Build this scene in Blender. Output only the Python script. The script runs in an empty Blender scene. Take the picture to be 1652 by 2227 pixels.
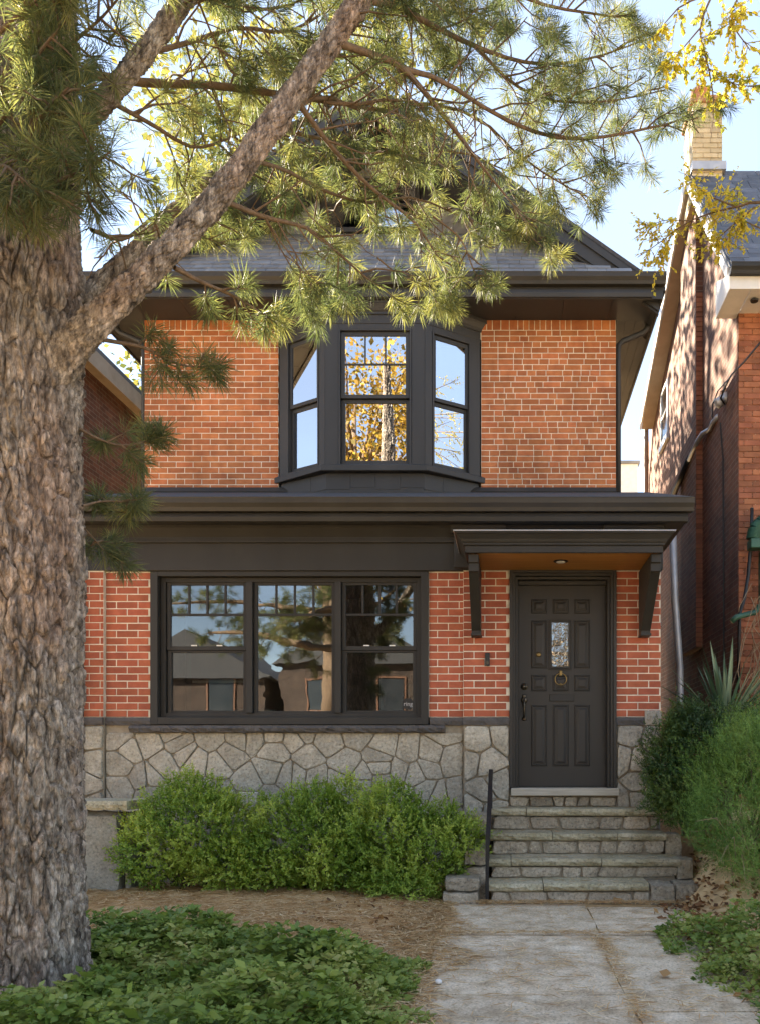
import bpy, bmesh, math, random
import numpy as np
from mathutils import Vector, Matrix

random.seed(7)
RNG = np.random.default_rng(11)
scene = bpy.context.scene

# ------------------------------------------------------------------ camera
F, CX, HY, ZC = 1755.0, 1110.0, 1650.0, 1.264      # focal length and principal point of a 1652 x 2227 frame
cam_d = bpy.data.cameras.new('camera')
cam = bpy.data.objects.new('camera', cam_d)
scene.collection.objects.link(cam)
cam.location = (0, 0, ZC)
cam.rotation_euler = (math.radians(90), 0, 0)
cam_d.sensor_fit = 'AUTO'
cam_d.sensor_width = 36
cam_d.lens = 36 * F / 2227
cam_d.shift_x = -(CX - 826) / 2227
cam_d.shift_y = (HY - 1113.5) / 2227
cam_d.clip_end = 2000
cam_d.clip_start = 0.05
scene.camera = cam

# ------------------------------------------------------------------ sky, sun, exposure
SUN_TO = Vector((-0.64, 0.56, 0.53)).normalized()
elev = math.asin(SUN_TO.z)
azim = math.atan2(SUN_TO.x, SUN_TO.y)
world = bpy.data.worlds.new('World')
scene.world = world
world.use_nodes = True
wn = world.node_tree
wn.nodes.clear()
sky = wn.nodes.new('ShaderNodeTexSky')
sky.sky_type = 'NISHITA'
sky.sun_disc = False
sky.sun_elevation = elev
sky.sun_rotation = azim
sky.air_density = 1.0
sky.dust_density = 0.0
sky.ozone_density = 1.3
tcw = wn.nodes.new('ShaderNodeTexCoord')
mpw = wn.nodes.new('ShaderNodeMapping')
mpw.inputs['Scale'].default_value = (1.2, 1.2, 3.2)
nzw = wn.nodes.new('ShaderNodeTexNoise')
nzw.inputs['Scale'].default_value = 1.7
nzw.inputs['Detail'].default_value = 7
rpw = wn.nodes.new('ShaderNodeValToRGB')
rpw.color_ramp.elements[0].position = 0.34
rpw.color_ramp.elements[0].color = (0.55, 0.55, 0.55, 1)
rpw.color_ramp.elements[1].position = 0.75
rpw.color_ramp.elements[1].color = (0.85, 0.85, 0.85, 1)
mxw = wn.nodes.new('ShaderNodeMixRGB')
mxw.inputs['Color2'].default_value = (0.98, 1.26, 1.92, 1)
bgw = wn.nodes.new('ShaderNodeBackground')
bgw.inputs['Strength'].default_value = 0.092
outw = wn.nodes.new('ShaderNodeOutputWorld')
wn.links.new(tcw.outputs['Generated'], mpw.inputs['Vector'])
wn.links.new(mpw.outputs['Vector'], nzw.inputs['Vector'])
wn.links.new(nzw.outputs['Fac'], rpw.inputs['Fac'])
wn.links.new(rpw.outputs['Color'], mxw.inputs['Fac'])
wn.links.new(sky.outputs['Color'], mxw.inputs['Color1'])
wn.links.new(mxw.outputs['Color'], bgw.inputs['Color'])
wn.links.new(bgw.outputs['Background'], outw.inputs['Surface'])

sun_d = bpy.data.lights.new('sun', 'SUN')
sun_d.energy = 4.6
sun_d.angle = math.radians(0.6)
sun_d.color = (1.0, 0.93, 0.82)
sun = bpy.data.objects.new('sun', sun_d)
scene.collection.objects.link(sun)
sun.rotation_euler = SUN_TO.to_track_quat('Z', 'Y').to_euler()

scene.view_settings.view_transform = 'Standard'
scene.view_settings.look = 'None'
scene.view_settings.gamma = 1.0
scene.view_settings.exposure = 2.95
scene.view_settings.use_white_balance = True
scene.view_settings.white_balance_temperature = 7400
scene.cycles.use_denoising = True
scene.cycles.max_bounces = 8
scene.cycles.transparent_max_bounces = 16
scene.cycles.caustics_reflective = False
scene.cycles.caustics_refractive = False

# ------------------------------------------------------------------ helpers
def at(x, y, Y):
    """point seen at (x, y) of the 1652 x 2227 frame that stands Y metres in front of the camera"""
    return Vector(((x - CX) * Y / F, Y, ZC - (y - HY) * Y / F))

def link(o):
    scene.collection.objects.link(o)
    return o

def tag(o, label=None, cat=None, group=None, kind=None):
    if label: o['label'] = label
    if cat: o['category'] = cat
    if group: o['group'] = group
    if kind: o['kind'] = kind
    return o

def thing(name, loc, label, cat, group=None):
    o = link(bpy.data.objects.new(name, None))
    o.empty_display_size = 0.2
    o.location = loc
    return tag(o, label, cat, group)

def adopt(o, parent):
    if parent is not None:
        o.parent = parent
        # parts are modelled in world coordinates; only a top-level Empty carries a location
        m = Matrix.Translation(-parent.location) if parent.parent is None else Matrix.Identity(4)
        o.matrix_parent_inverse = m
    return o

class MB:
    def __init__(self):
        self.v = []; self.f = []
    def quad(self, a, b, c, d):
        n = len(self.v); self.v += [tuple(a), tuple(b), tuple(c), tuple(d)]
        self.f.append((n, n + 1, n + 2, n + 3)); return self
    def box(self, x0, x1, y0, y1, z0, z1):
        n = len(self.v)
        self.v += [(x0, y0, z0), (x1, y0, z0), (x1, y1, z0), (x0, y1, z0), (x0, y0, z1), (x1, y0, z1), (x1, y1, z1), (x0, y1, z1)]
        for q in ((0, 3, 2, 1), (4, 5, 6, 7), (0, 1, 5, 4), (1, 2, 6, 5), (2, 3, 7, 6), (3, 0, 4, 7)):
            self.f.append(tuple(n + i for i in q))
        return self
    def prism(self, poly, d):
        """poly: planar loop of points, d: extrusion vector"""
        n = len(self.v); k = len(poly); d = Vector(d)
        self.v += [tuple(Vector(p)) for p in poly] + [tuple(Vector(p) + d) for p in poly]
        self.f.append(tuple(range(n + k - 1, n - 1, -1)))
        self.f.append(tuple(range(n + k, n + 2 * k)))
        for i in range(k):
            j = (i + 1) % k
            self.f.append((n + i, n + j, n + k + j, n + k + i))
        return self
    def xprism(self, x0, x1, yz):
        return self.prism([(x0, y, z) for y, z in yz], (x1 - x0, 0, 0))
    def obox(self, o, ux, uy, uz, x0, x1, y0, y1, z0, z1):
        """box in a local frame"""
        n = len(self.v)
        for (a, b, c) in ((x0, y0, z0), (x1, y0, z0), (x1, y1, z0), (x0, y1, z0), (x0, y0, z1), (x1, y0, z1), (x1, y1, z1), (x0, y1, z1)):
            self.v.append(tuple(o + ux * a + uy * b + uz * c))
        for q in ((0, 3, 2, 1), (4, 5, 6, 7), (0, 1, 5, 4), (1, 2, 6, 5), (2, 3, 7, 6), (3, 0, 4, 7)):
            self.f.append(tuple(n + i for i in q))
        return self
    def tube(self, pts, radii, seg=8, cap=True):
        pts = [Vector(p) for p in pts]
        if not hasattr(radii, '__len__'): radii = [radii] * len(pts)
        n0 = len(self.v); k = len(pts)
        t = (pts[1] - pts[0]).normalized()
        u = t.orthogonal().normalized()
        for i, p in enumerate(pts):
            a = pts[max(i - 1, 0)]; b = pts[min(i + 1, k - 1)]
            t = (b - a).normalized()
            u = (u - t * u.dot(t))
            u = u.normalized() if u.length > 1e-6 else t.orthogonal().normalized()
            w = t.cross(u)
            for s in range(seg):
                an = 2 * math.pi * s / seg
                self.v.append(tuple(p + (u * math.cos(an) + w * math.sin(an)) * radii[i]))
        for i in range(k - 1):
            for s in range(seg):
                s2 = (s + 1) % seg
                self.f.append((n0 + i * seg + s, n0 + i * seg + s2, n0 + (i + 1) * seg + s2, n0 + (i + 1) * seg + s))
        if cap:
            self.f.append(tuple(n0 + s for s in range(seg - 1, -1, -1)))
            self.f.append(tuple(n0 + (k - 1) * seg + s for s in range(seg)))
        return self
    def lathe(self, c, prof, seg=16, axis=(0, 0, 1)):
        c = Vector(c); t = Vector(axis).normalized(); u = t.orthogonal().normalized(); w = t.cross(u)
        n0 = len(self.v); k = len(prof)
        for r, h in prof:
            for s in range(seg):
                an = 2 * math.pi * s / seg
                self.v.append(tuple(c + t * h + (u * math.cos(an) + w * math.sin(an)) * r))
        for i in range(k - 1):
            for s in range(seg):
                s2 = (s + 1) % seg
                self.f.append((n0 + i * seg + s, n0 + i * seg + s2, n0 + (i + 1) * seg + s2, n0 + (i + 1) * seg + s))
        self.f.append(tuple(n0 + s for s in range(seg - 1, -1, -1)))
        self.f.append(tuple(n0 + (k - 1) * seg + s for s in range(seg)))
        return self
    def mesh(self, name, m, smooth=False):
        me = bpy.data.meshes.new(name)
        me.from_pydata(self.v, [], self.f)
        me.materials.append(m)
        if smooth:
            me.polygons.foreach_set('use_smooth', [True] * len(me.polygons))
        me.update()
        return me
    def build(self, name, m, parent=None, smooth=False, bevel=0):
        me = self.mesh(name, m, smooth)
        bm = bmesh.new(); bm.from_mesh(me)
        bmesh.ops.recalc_face_normals(bm, faces=bm.faces)
        bm.to_mesh(me); bm.free()
        o = link(bpy.data.objects.new(name, me))
        adopt(o, parent)
        if bevel:
            b = o.modifiers.new('bevel', 'BEVEL'); b.width = bevel; b.segments = 2; b.limit_method = 'ANGLE'
        return o

def np_mesh(name, verts, faces, m, parent=None, tint=None, smooth=False):
    """verts (n,3), faces (m,k) arrays -> one mesh object"""
    verts = np.asarray(verts, dtype=np.float32); faces = np.asarray(faces, dtype=np.int32)
    me = bpy.data.meshes.new(name)
    k = faces.shape[1]; nf = len(faces)
    me.vertices.add(len(verts)); me.vertices.foreach_set('co', verts.ravel())
    me.loops.add(nf * k); me.loops.foreach_set('vertex_index', faces.ravel())
    me.polygons.add(nf)
    me.polygons.foreach_set('loop_start', np.arange(0, nf * k, k, dtype=np.int32))
    me.polygons.foreach_set('loop_total', np.full(nf, k, dtype=np.int32))
    if smooth: me.polygons.foreach_set('use_smooth', np.ones(nf, dtype=bool))
    if tint is not None:
        a = me.attributes.new('tint', 'FLOAT', 'POINT')
        a.data.foreach_set('value', np.asarray(tint, dtype=np.float32))
    me.materials.append(m)
    me.update(calc_edges=True)
    me.validate()
    o = link(bpy.data.objects.new(name, me))
    return adopt(o, parent)

# ------------------------------------------------------------------ materials
def new_mat(name):
    m = bpy.data.materials.new(name); m.use_nodes = True
    nt = m.node_tree
    b = nt.nodes['Principled BSDF']
    return m, nt, b

def nd(nt, t, **kw):
    n = nt.nodes.new(t)
    for k, v in kw.items():
        if k in n.inputs: n.inputs[k].default_value = v
        else: setattr(n, k, v)
    return n

def ramp(nt, stops):
    r = nt.nodes.new('ShaderNodeValToRGB')
    e = r.color_ramp.elements
    e[0].position, e[0].color = stops[0][0], (*stops[0][1], 1)
    e[1].position, e[1].color = stops[-1][0], (*stops[-1][1], 1)
    for p, c in stops[1:-1]:
        x = e.new(p); x.color = (*c, 1)
    return r

def coords(nt, scale=(1, 1, 1)):
    g = nt.nodes.new('ShaderNodeNewGeometry')
    mp = nt.nodes.new('ShaderNodeMapping'); mp.inputs['Scale'].default_value = scale
    nt.links.new(g.outputs['Position'], mp.inputs['Vector'])
    return mp.outputs['Vector']

def wear(c, k): return tuple(x * k for x in c)
def surf(name, stops, rough=0.7, scale=6, detail=6, stretch=(1, 1, 1), bump=0.3, bscale=None, bdist=0.01, vary=0.0, metal=0.0, spec=0.5, rough2=None, weather=0.0, grit=0.0, gscale=55):
    """a surface coloured by noise through a ramp, with fine relief; vary = random lightness per piece"""
    m, nt, b = new_mat(name)
    vec = coords(nt, stretch)
    n = nd(nt, 'ShaderNodeTexNoise', Scale=scale, Detail=detail, Roughness=0.6)
    nt.links.new(vec, n.inputs['Vector'])
    if len(stops) == 1:
        c = stops[0][1]
        stops = [(0.3, tuple(x * 0.85 for x in c)), (0.7, tuple(min(1, x * 1.12) for x in c))]
    r = ramp(nt, stops)
    nt.links.new(n.outputs['Fac'], r.inputs['Fac'])
    col = r.outputs['Color']
    if vary:
        oi = nt.nodes.new('ShaderNodeObjectInfo'); gi = nt.nodes.new('ShaderNodeNewGeometry')
        ad = nd(nt, 'ShaderNodeMath', operation='ADD'); fr = nd(nt, 'ShaderNodeMath', operation='FRACT')
        nt.links.new(oi.outputs['Random'], ad.inputs[0]); nt.links.new(gi.outputs['Random Per Island'], ad.inputs[1])
        nt.links.new(ad.outputs[0], fr.inputs[0])
        mr = nd(nt, 'ShaderNodeMapRange'); mr.inputs['To Min'].default_value = 1 - vary; mr.inputs['To Max'].default_value = 1 + vary
        nt.links.new(fr.outputs[0], mr.inputs['Value'])
        fr2 = nd(nt, 'ShaderNodeMath', operation='FRACT'); mu = nd(nt, 'ShaderNodeMath', operation='MULTIPLY'); mu.inputs[1].default_value = 7.31
        nt.links.new(fr.outputs[0], mu.inputs[0]); nt.links.new(mu.outputs[0], fr2.inputs[0])
        mh = nd(nt, 'ShaderNodeMapRange'); mh.inputs['To Min'].default_value = 0.5 - vary * 0.018; mh.inputs['To Max'].default_value = 0.5 + vary * 0.018
        nt.links.new(fr2.outputs[0], mh.inputs['Value'])
        hs = nt.nodes.new('ShaderNodeHueSaturation')
        nt.links.new(mh.outputs['Result'], hs.inputs['Hue'])
        nt.links.new(mr.outputs['Result'], hs.inputs['Value']); nt.links.new(col, hs.inputs['Color'])
        col = hs.outputs['Color']
    if grit:
        ng = nd(nt, 'ShaderNodeTexNoise', Scale=gscale, Detail=4, Roughness=0.7)
        nt.links.new(coords(nt), ng.inputs['Vector'])
        rg = ramp(nt, [(0.33, (1 - grit * 1.5,) * 3), (0.47, (1, 1, 1)), (0.53, (1, 1, 1)), (0.68, (1 + grit,) * 3)])
        nt.links.new(ng.outputs['Fac'], rg.inputs['Fac'])
        mg = nt.nodes.new('ShaderNodeMixRGB'); mg.blend_type = 'MULTIPLY'; mg.inputs['Fac'].default_value = 1
        nt.links.new(col, mg.inputs['Color1']); nt.links.new(rg.outputs['Color'], mg.inputs['Color2']); col = mg.outputs['Color']
    if weather:
        nw = nd(nt, 'ShaderNodeTexNoise', Scale=1.1, Detail=7, Roughness=0.65)
        nt.links.new(coords(nt, (1, 1, .6)), nw.inputs['Vector'])
        rw_ = ramp(nt, [(0.32, (1 - weather, 1 - weather * 1.05, 1 - weather * 1.1)), (0.5, (1, 1, 1)), (0.72, (1 + weather * .5, 1 + weather * .6, 1 + weather * .75))])
        nt.links.new(nw.outputs['Fac'], rw_.inputs['Fac'])
        mw = nt.nodes.new('ShaderNodeMixRGB'); mw.blend_type = 'MULTIPLY'; mw.inputs['Fac'].default_value = 1
        nt.links.new(col, mw.inputs['Color1']); nt.links.new(rw_.outputs['Color'], mw.inputs['Color2']); col = mw.outputs['Color']
    nt.links.new(col, b.inputs['Base Color'])
    b.inputs['Roughness'].default_value = rough
    b.inputs['Metallic'].default_value = metal
    b.inputs['Specular IOR Level'].default_value = spec
    if rough2 is not None:
        mr2 = nd(nt, 'ShaderNodeMapRange'); mr2.inputs['To Min'].default_value = rough; mr2.inputs['To Max'].default_value = rough2
        nt.links.new(n.outputs['Fac'], mr2.inputs['Value']); nt.links.new(mr2.outputs['Result'], b.inputs['Roughness'])
    if bump:
        n2 = nd(nt, 'ShaderNodeTexNoise', Scale=bscale or scale * 4, Detail=8, Roughness=0.65)
        nt.links.new(vec, n2.inputs['Vector'])
        bp = nd(nt, 'ShaderNodeBump', Strength=bump, Distance=bdist)
        nt.links.new(n2.outputs['Fac'], bp.inputs['Height'])
        nt.links.new(bp.outputs['Normal'], b.inputs['Normal'])
    return m

def leaf_mat(name, stops, trans=0.4, rough=0.5, tcol=None, spec=0.4):
    m, nt, b = new_mat(name)
    a = nt.nodes.new('ShaderNodeAttribute'); a.attribute_name = 'tint'
    r = ramp(nt, stops)
    nt.links.new(a.outputs['Fac'], r.inputs['Fac'])
    nt.links.new(r.outputs['Color'], b.inputs['Base Color'])
    b.inputs['Roughness'].default_value = rough
    b.inputs['Specular IOR Level'].default_value = spec
    t = nt.nodes.new('ShaderNodeBsdfTranslucent')
    if tcol:
        mm = nt.nodes.new('ShaderNodeMixRGB'); mm.blend_type = 'MULTIPLY'; mm.inputs['Fac'].default_value = 1.0
        mm.inputs['Color2'].default_value = (*tcol, 1)
        nt.links.new(r.outputs['Color'], mm.inputs['Color1']); nt.links.new(mm.outputs['Color'], t.inputs['Color'])
    else:
        nt.links.new(r.outputs['Color'], t.inputs['Color'])
    mx = nt.nodes.new('ShaderNodeMixShader'); mx.inputs['Fac'].default_value = trans
    nt.links.new(b.outputs['BSDF'], mx.inputs[1]); nt.links.new(t.outputs['BSDF'], mx.inputs[2])
    nt.links.new(mx.outputs['Shader'], nt.nodes['Material Output'].inputs['Surface'])
    return m

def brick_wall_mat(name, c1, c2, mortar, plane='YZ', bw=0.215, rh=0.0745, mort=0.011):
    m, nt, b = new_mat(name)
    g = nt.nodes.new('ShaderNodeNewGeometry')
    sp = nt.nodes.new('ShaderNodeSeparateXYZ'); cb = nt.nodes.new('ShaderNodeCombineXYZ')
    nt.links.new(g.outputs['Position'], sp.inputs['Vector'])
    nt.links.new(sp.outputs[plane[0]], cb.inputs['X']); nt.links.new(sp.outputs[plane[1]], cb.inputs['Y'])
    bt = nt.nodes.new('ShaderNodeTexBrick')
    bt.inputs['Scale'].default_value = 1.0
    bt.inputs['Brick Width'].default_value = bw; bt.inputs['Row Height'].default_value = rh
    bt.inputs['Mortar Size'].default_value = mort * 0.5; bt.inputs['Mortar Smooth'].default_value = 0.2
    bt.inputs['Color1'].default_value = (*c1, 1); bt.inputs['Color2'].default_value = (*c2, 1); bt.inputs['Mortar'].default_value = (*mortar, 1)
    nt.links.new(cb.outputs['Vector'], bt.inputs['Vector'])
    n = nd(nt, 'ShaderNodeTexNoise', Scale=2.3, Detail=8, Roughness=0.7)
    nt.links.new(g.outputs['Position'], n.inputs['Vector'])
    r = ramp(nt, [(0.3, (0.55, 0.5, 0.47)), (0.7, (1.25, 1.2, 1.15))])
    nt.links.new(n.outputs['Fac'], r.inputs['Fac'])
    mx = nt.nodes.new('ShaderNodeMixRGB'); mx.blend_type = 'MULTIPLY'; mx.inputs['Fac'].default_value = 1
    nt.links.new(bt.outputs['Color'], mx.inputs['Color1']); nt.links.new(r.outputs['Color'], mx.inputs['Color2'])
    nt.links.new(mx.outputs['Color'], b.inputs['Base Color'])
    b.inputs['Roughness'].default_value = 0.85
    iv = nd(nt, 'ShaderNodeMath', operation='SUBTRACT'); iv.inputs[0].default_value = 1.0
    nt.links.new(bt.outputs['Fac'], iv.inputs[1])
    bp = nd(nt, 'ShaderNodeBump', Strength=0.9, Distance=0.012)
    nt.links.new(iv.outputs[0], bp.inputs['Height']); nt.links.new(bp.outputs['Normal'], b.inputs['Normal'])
    return m

def glass_mat(name, refl=0.22, tint=(0.75, 0.78, 0.76), wav=0.02, wscale=1.5):
    m, nt, b = new_mat(name)
    nt.nodes.remove(b)
    tr = nd(nt, 'ShaderNodeBsdfTransparent', Color=(*tint, 1))
    gl = nd(nt, 'ShaderNodeBsdfGlossy', Color=(0.95, 0.97, 1.0, 1), Roughness=0.0)
    fr = nd(nt, 'ShaderNodeFresnel', IOR=1.5)
    ad = nd(nt, 'ShaderNodeMath', operation='ADD', use_clamp=True); ad.inputs[1].default_value = refl
    nt.links.new(fr.outputs[0], ad.inputs[0])
    n = nd(nt, 'ShaderNodeTexNoise', Scale=wscale, Detail=1.5)
    nt.links.new(coords(nt), n.inputs['Vector'])
    bp = nd(nt, 'ShaderNodeBump', Strength=1.0, Distance=wav)
    nt.links.new(n.outputs['Fac'], bp.inputs['Height']); nt.links.new(bp.outputs['Normal'], gl.inputs['Normal'])
    mx = nt.nodes.new('ShaderNodeMixShader')
    nt.links.new(ad.outputs[0], mx.inputs['Fac']); nt.links.new(tr.outputs[0], mx.inputs[1]); nt.links.new(gl.outputs[0], mx.inputs[2])
    nt.links.new(mx.outputs[0], nt.nodes['Material Output'].inputs['Surface'])
    return m

M = {}
M['brick_porch'] = surf('brick_porch', [(0.3, (0.315, 0.078, 0.038)), (0.7, (0.43, 0.118, 0.060))], 0.8, 9, bump=0.25, bscale=90, bdist=0.004, vary=0.16, weather=.22)
M['brick_upper'] = surf('brick_upper', [(0.28, (0.315, 0.098, 0.034)), (0.72, (0.47, 0.170, 0.066))], 0.85, 7, bump=0.35, bscale=80, bdist=0.005, vary=0.20, weather=.30)
M['mortar'] = surf('mortar', [(0.3, (0.60, 0.53, 0.43)), (0.7, (0.80, 0.73, 0.61))], 0.9, 14, bump=0.3, bscale=120, bdist=0.003, weather=.22)
M['trim'] = surf('trim_paint', [(0.25, (0.021, 0.019, 0.0165)), (0.55, (0.029, 0.0275, 0.0255)), (0.8, (0.042, 0.040, 0.037))], 0.45, 2.2, 9, stretch=(1, 1, .35), bump=0.12, bscale=50, bdist=0.003, rough2=0.7, spec=.35)
M['trim_up'] = surf('bay_paint', [(0.25, (0.026, 0.027, 0.028)), (0.55, (0.034, 0.035, 0.037)), (0.8, (0.048, 0.049, 0.051))], 0.42, 2.2, 9, stretch=(1, 1, .35), bump=0.10, bscale=50, bdist=0.003, rough2=0.65, spec=.4)
M['gutter'] = surf('gutter_paint', [(0.25, (0.024, 0.022, 0.019)), (0.55, (0.033, 0.030, 0.026)), (0.8, (0.048, 0.044, 0.038))], 0.36, 2.5, 9, stretch=(1, 1, .3), bump=0.05, rough2=0.6, spec=.4)
M['door'] = surf('door_paint', [(0.25, (0.022, 0.0195, 0.0165)), (0.75, (0.031, 0.0275, 0.0235))], 0.42, 2.5, 8, stretch=(1, 1, .4), bump=0.07, bscale=60, bdist=0.002, rough2=0.6, spec=.4)
M['slate'] = surf('slate', [(0.3, (0.15, 0.16, 0.175)), (0.7, (0.23, 0.24, 0.26))], 0.6, 9, bump=0.4, bscale=40, bdist=0.006, vary=0.18)
M['slate_far'] = surf('dark_slate', [(0.3, (0.060, 0.066, 0.080)), (0.7, (0.11, 0.118, 0.135))], 0.65, 7, bump=0.4, bscale=40, bdist=0.006, vary=0.3)
M['roofing'] = surf('roofing', [(0.3, (0.030, 0.031, 0.035)), (0.7, (0.060, 0.062, 0.068))], 0.8, 30, bump=0.5, bscale=150, bdist=0.004)
M['stone'] = surf('rubble_stone', [(0.25, (0.29, 0.262, 0.21)), (0.5, (0.41, 0.375, 0.308)), (0.78, (0.54, 0.50, 0.42))], 0.9, 6, 9, bump=1.0, bscale=13, bdist=0.035, vary=0.17, weather=.18, grit=.30, gscale=38)
M['stone_joint'] = surf('stone_joint', [(0.3, (0.24, 0.20, 0.148)), (0.7, (0.36, 0.31, 0.235))], 0.95, 20, bump=0.5, bscale=80, bdist=0.005)
M['step_stone'] = surf('step_stone', [(0.25, (0.28, 0.235, 0.17)), (0.5, (0.42, 0.36, 0.275)), (0.8, (0.58, 0.51, 0.40))], 0.9, 5, 9, bump=1.0, bscale=16, bdist=0.03, vary=0.18, weather=.2, grit=.38, gscale=42)
M['tread'] = surf('tread_stone', [(0.25, (0.26, 0.225, 0.13)), (0.5, (0.40, 0.355, 0.24)), (0.75, (0.54, 0.48, 0.36))], 0.9, 4, 9, bump=0.9, bscale=20, bdist=0.02, vary=0.12, weather=.25, grit=.34, gscale=42)
M['dark_stone'] = surf('painted_sill_stone', [(0.3, (0.058, 0.052, 0.050)), (0.7, (0.095, 0.086, 0.082))], 0.6, 8, bump=0.9, bscale=22, bdist=0.02)
M['concrete'] = surf('concrete', [(0.25, (0.20, 0.185, 0.15)), (0.5, (0.29, 0.27, 0.22)), (0.8, (0.36, 0.335, 0.275))], 0.9, 2.5, 9, bump=0.8, bscale=30, bdist=0.012, weather=.35, grit=.3, gscale=40)
M['path'] = surf('path_concrete', [(0.30, (0.37, 0.275, 0.175)), (0.44, (0.53, 0.42, 0.285)), (0.56, (0.63, 0.52, 0.375)), (0.72, (0.75, 0.645, 0.495))], 0.92, 6, 15, bump=0.8, bscale=60, bdist=0.008, vary=0.05, weather=.25, grit=.34, gscale=60)
M['threshold'] = surf('threshold_wood', [(0.3, (0.33, 0.30, 0.24)), (0.7, (0.50, 0.46, 0.39))], 0.7, 4, stretch=(1, 8, 20), bump=0.3)
M['wood'] = surf('soffit_wood', [(0.3, (0.30, 0.125, 0.030)), (0.7, (0.46, 0.21, 0.055))], 0.5, 3, stretch=(0.6, 14, 14), bump=0.1)
M['black'] = surf('black_metal', [(0.3, (0.006, 0.006, 0.006)), (0.7, (0.010, 0.010, 0.010))], 0.5, 10, bump=0.0)
M['iron'] = surf('railing_iron', [(0.3, (0.010, 0.010, 0.011)), (0.7, (0.022, 0.021, 0.021))], 0.5, 20, bump=0.2, metal=0.3)
M['brass'] = surf('aged_brass', [(0.3, (0.16, 0.105, 0.04)), (0.7, (0.34, 0.24, 0.10))], 0.35, 30, bump=0.1, metal=0.9)
M['bronze'] = surf('dark_bronze', [(0.3, (0.05, 0.04, 0.028)), (0.7, (0.12, 0.10, 0.075))], 0.35, 30, bump=0.1, metal=0.8)
M['came'] = surf('brass_came', [(0.3, (0.30, 0.25, 0.14)), (0.7, (0.48, 0.40, 0.24))], 0.4, 10, bump=0.0, metal=0.7)
M['white'] = surf('white_paint', [(0.3, (0.62, 0.61, 0.58)), (0.7, (0.76, 0.75, 0.72))], 0.5, 4, bump=0.05)
M['tan'] = surf('tan_soffit', [(0.3, (0.30, 0.235, 0.17)), (0.7, (0.40, 0.32, 0.24))], 0.6, 4, bump=0.05)
M['steel'] = surf('galvanised_steel', [(0.3, (0.36, 0.37, 0.39)), (0.7, (0.52, 0.53, 0.55))], 0.45, 5, bump=0.05, metal=0.4)
M['green_metal'] = surf('green_paint', [(0.3, (0.018, 0.075, 0.045)), (0.7, (0.03, 0.12, 0.075))], 0.45, 6, bump=0.1)
M['lamp_lens'] = surf('lamp_lens', [(0.3, (0.7, 0.69, 0.66)), (0.7, (0.8, 0.79, 0.76))], 0.3, 4, bump=0.0)
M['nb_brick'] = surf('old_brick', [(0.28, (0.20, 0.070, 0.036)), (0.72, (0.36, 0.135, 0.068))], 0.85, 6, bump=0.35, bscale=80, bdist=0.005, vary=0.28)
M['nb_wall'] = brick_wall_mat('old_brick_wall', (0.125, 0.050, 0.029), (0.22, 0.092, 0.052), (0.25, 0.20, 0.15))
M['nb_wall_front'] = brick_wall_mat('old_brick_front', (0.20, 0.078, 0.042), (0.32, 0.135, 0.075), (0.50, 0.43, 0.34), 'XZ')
M['cream_brick_side'] = brick_wall_mat('cream_brick_side', (0.50, 0.41, 0.25), (0.62, 0.52, 0.34), (0.30, 0.26, 0.20))
M['cream_brick'] = surf('cream_brick', [(0.3, (0.44, 0.35, 0.20)), (0.7, (0.60, 0.50, 0.32))], 0.85, 6, bump=0.3, bscale=60, bdist=0.005, vary=0.15)
M['clay'] = surf('clay_pot', [(0.3, (0.34, 0.14, 0.07)), (0.7, (0.50, 0.24, 0.13))], 0.8, 8, bump=0.2)
M['glass'] = glass_mat('window_glass', 0.085, wav=0.0004)
M['glass_up'] = glass_mat('bay_glass', 0.55, (0.6, 0.63, 0.65), 0.0016, 1.2)
M['glass_wavy'] = glass_mat('wavy_glass', 0.12, wav=0.0011, wscale=3.6)
M['leaded'] = glass_mat('bevelled_glass', 0.22, (0.55, 0.56, 0.52), 0.006, 16)
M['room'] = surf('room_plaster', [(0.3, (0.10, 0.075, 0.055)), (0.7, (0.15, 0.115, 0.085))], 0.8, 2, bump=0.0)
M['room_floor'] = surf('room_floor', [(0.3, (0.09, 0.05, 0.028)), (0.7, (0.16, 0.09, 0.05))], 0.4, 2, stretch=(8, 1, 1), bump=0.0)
M['cream'] = surf('cream_paint', [(0.3, (0.50, 0.43, 0.31)), (0.7, (0.60, 0.52, 0.39))], 0.6, 4, bump=0.0)
M['furniture'] = surf('furniture', [(0.3, (0.10, 0.045, 0.025)), (0.7, (0.17, 0.08, 0.045))], 0.5, 4, bump=0.0)
M['linen'] = surf('linen', [(0.3, (0.36, 0.34, 0.32)), (0.7, (0.48, 0.46, 0.43))], 0.8, 4, bump=0.1)
M['soil'] = surf('soil_litter', [(0.2, (0.30, 0.19, 0.095)), (0.4, (0.54, 0.355, 0.18)), (0.6, (0.70, 0.49, 0.26)), (0.85, (0.78, 0.59, 0.36))], 0.95, 9, 10, bump=0.6, bscale=45, bdist=0.012)
M['asphalt'] = surf('asphalt', [(0.3, (0.045, 0.045, 0.047)), (0.7, (0.065, 0.064, 0.064))], 0.9, 40, bump=0.3)
M['sidewalk'] = surf('sidewalk', [(0.3, (0.30, 0.29, 0.26)), (0.7, (0.42, 0.40, 0.37))], 0.9, 3, bump=0.2)
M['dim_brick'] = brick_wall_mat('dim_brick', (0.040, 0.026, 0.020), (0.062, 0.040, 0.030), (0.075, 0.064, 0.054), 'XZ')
M['far_roof'] = surf('far_roof', [(0.3, (0.15, 0.16, 0.17)), (0.7, (0.25, 0.26, 0.27))], 0.8, 2, bump=0.2)
M['pane_dark'] = surf('dark_pane', [(0.3, (0.02, 0.025, 0.03)), (0.7, (0.04, 0.045, 0.05))], 0.08, 2, bump=0.0)

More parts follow.
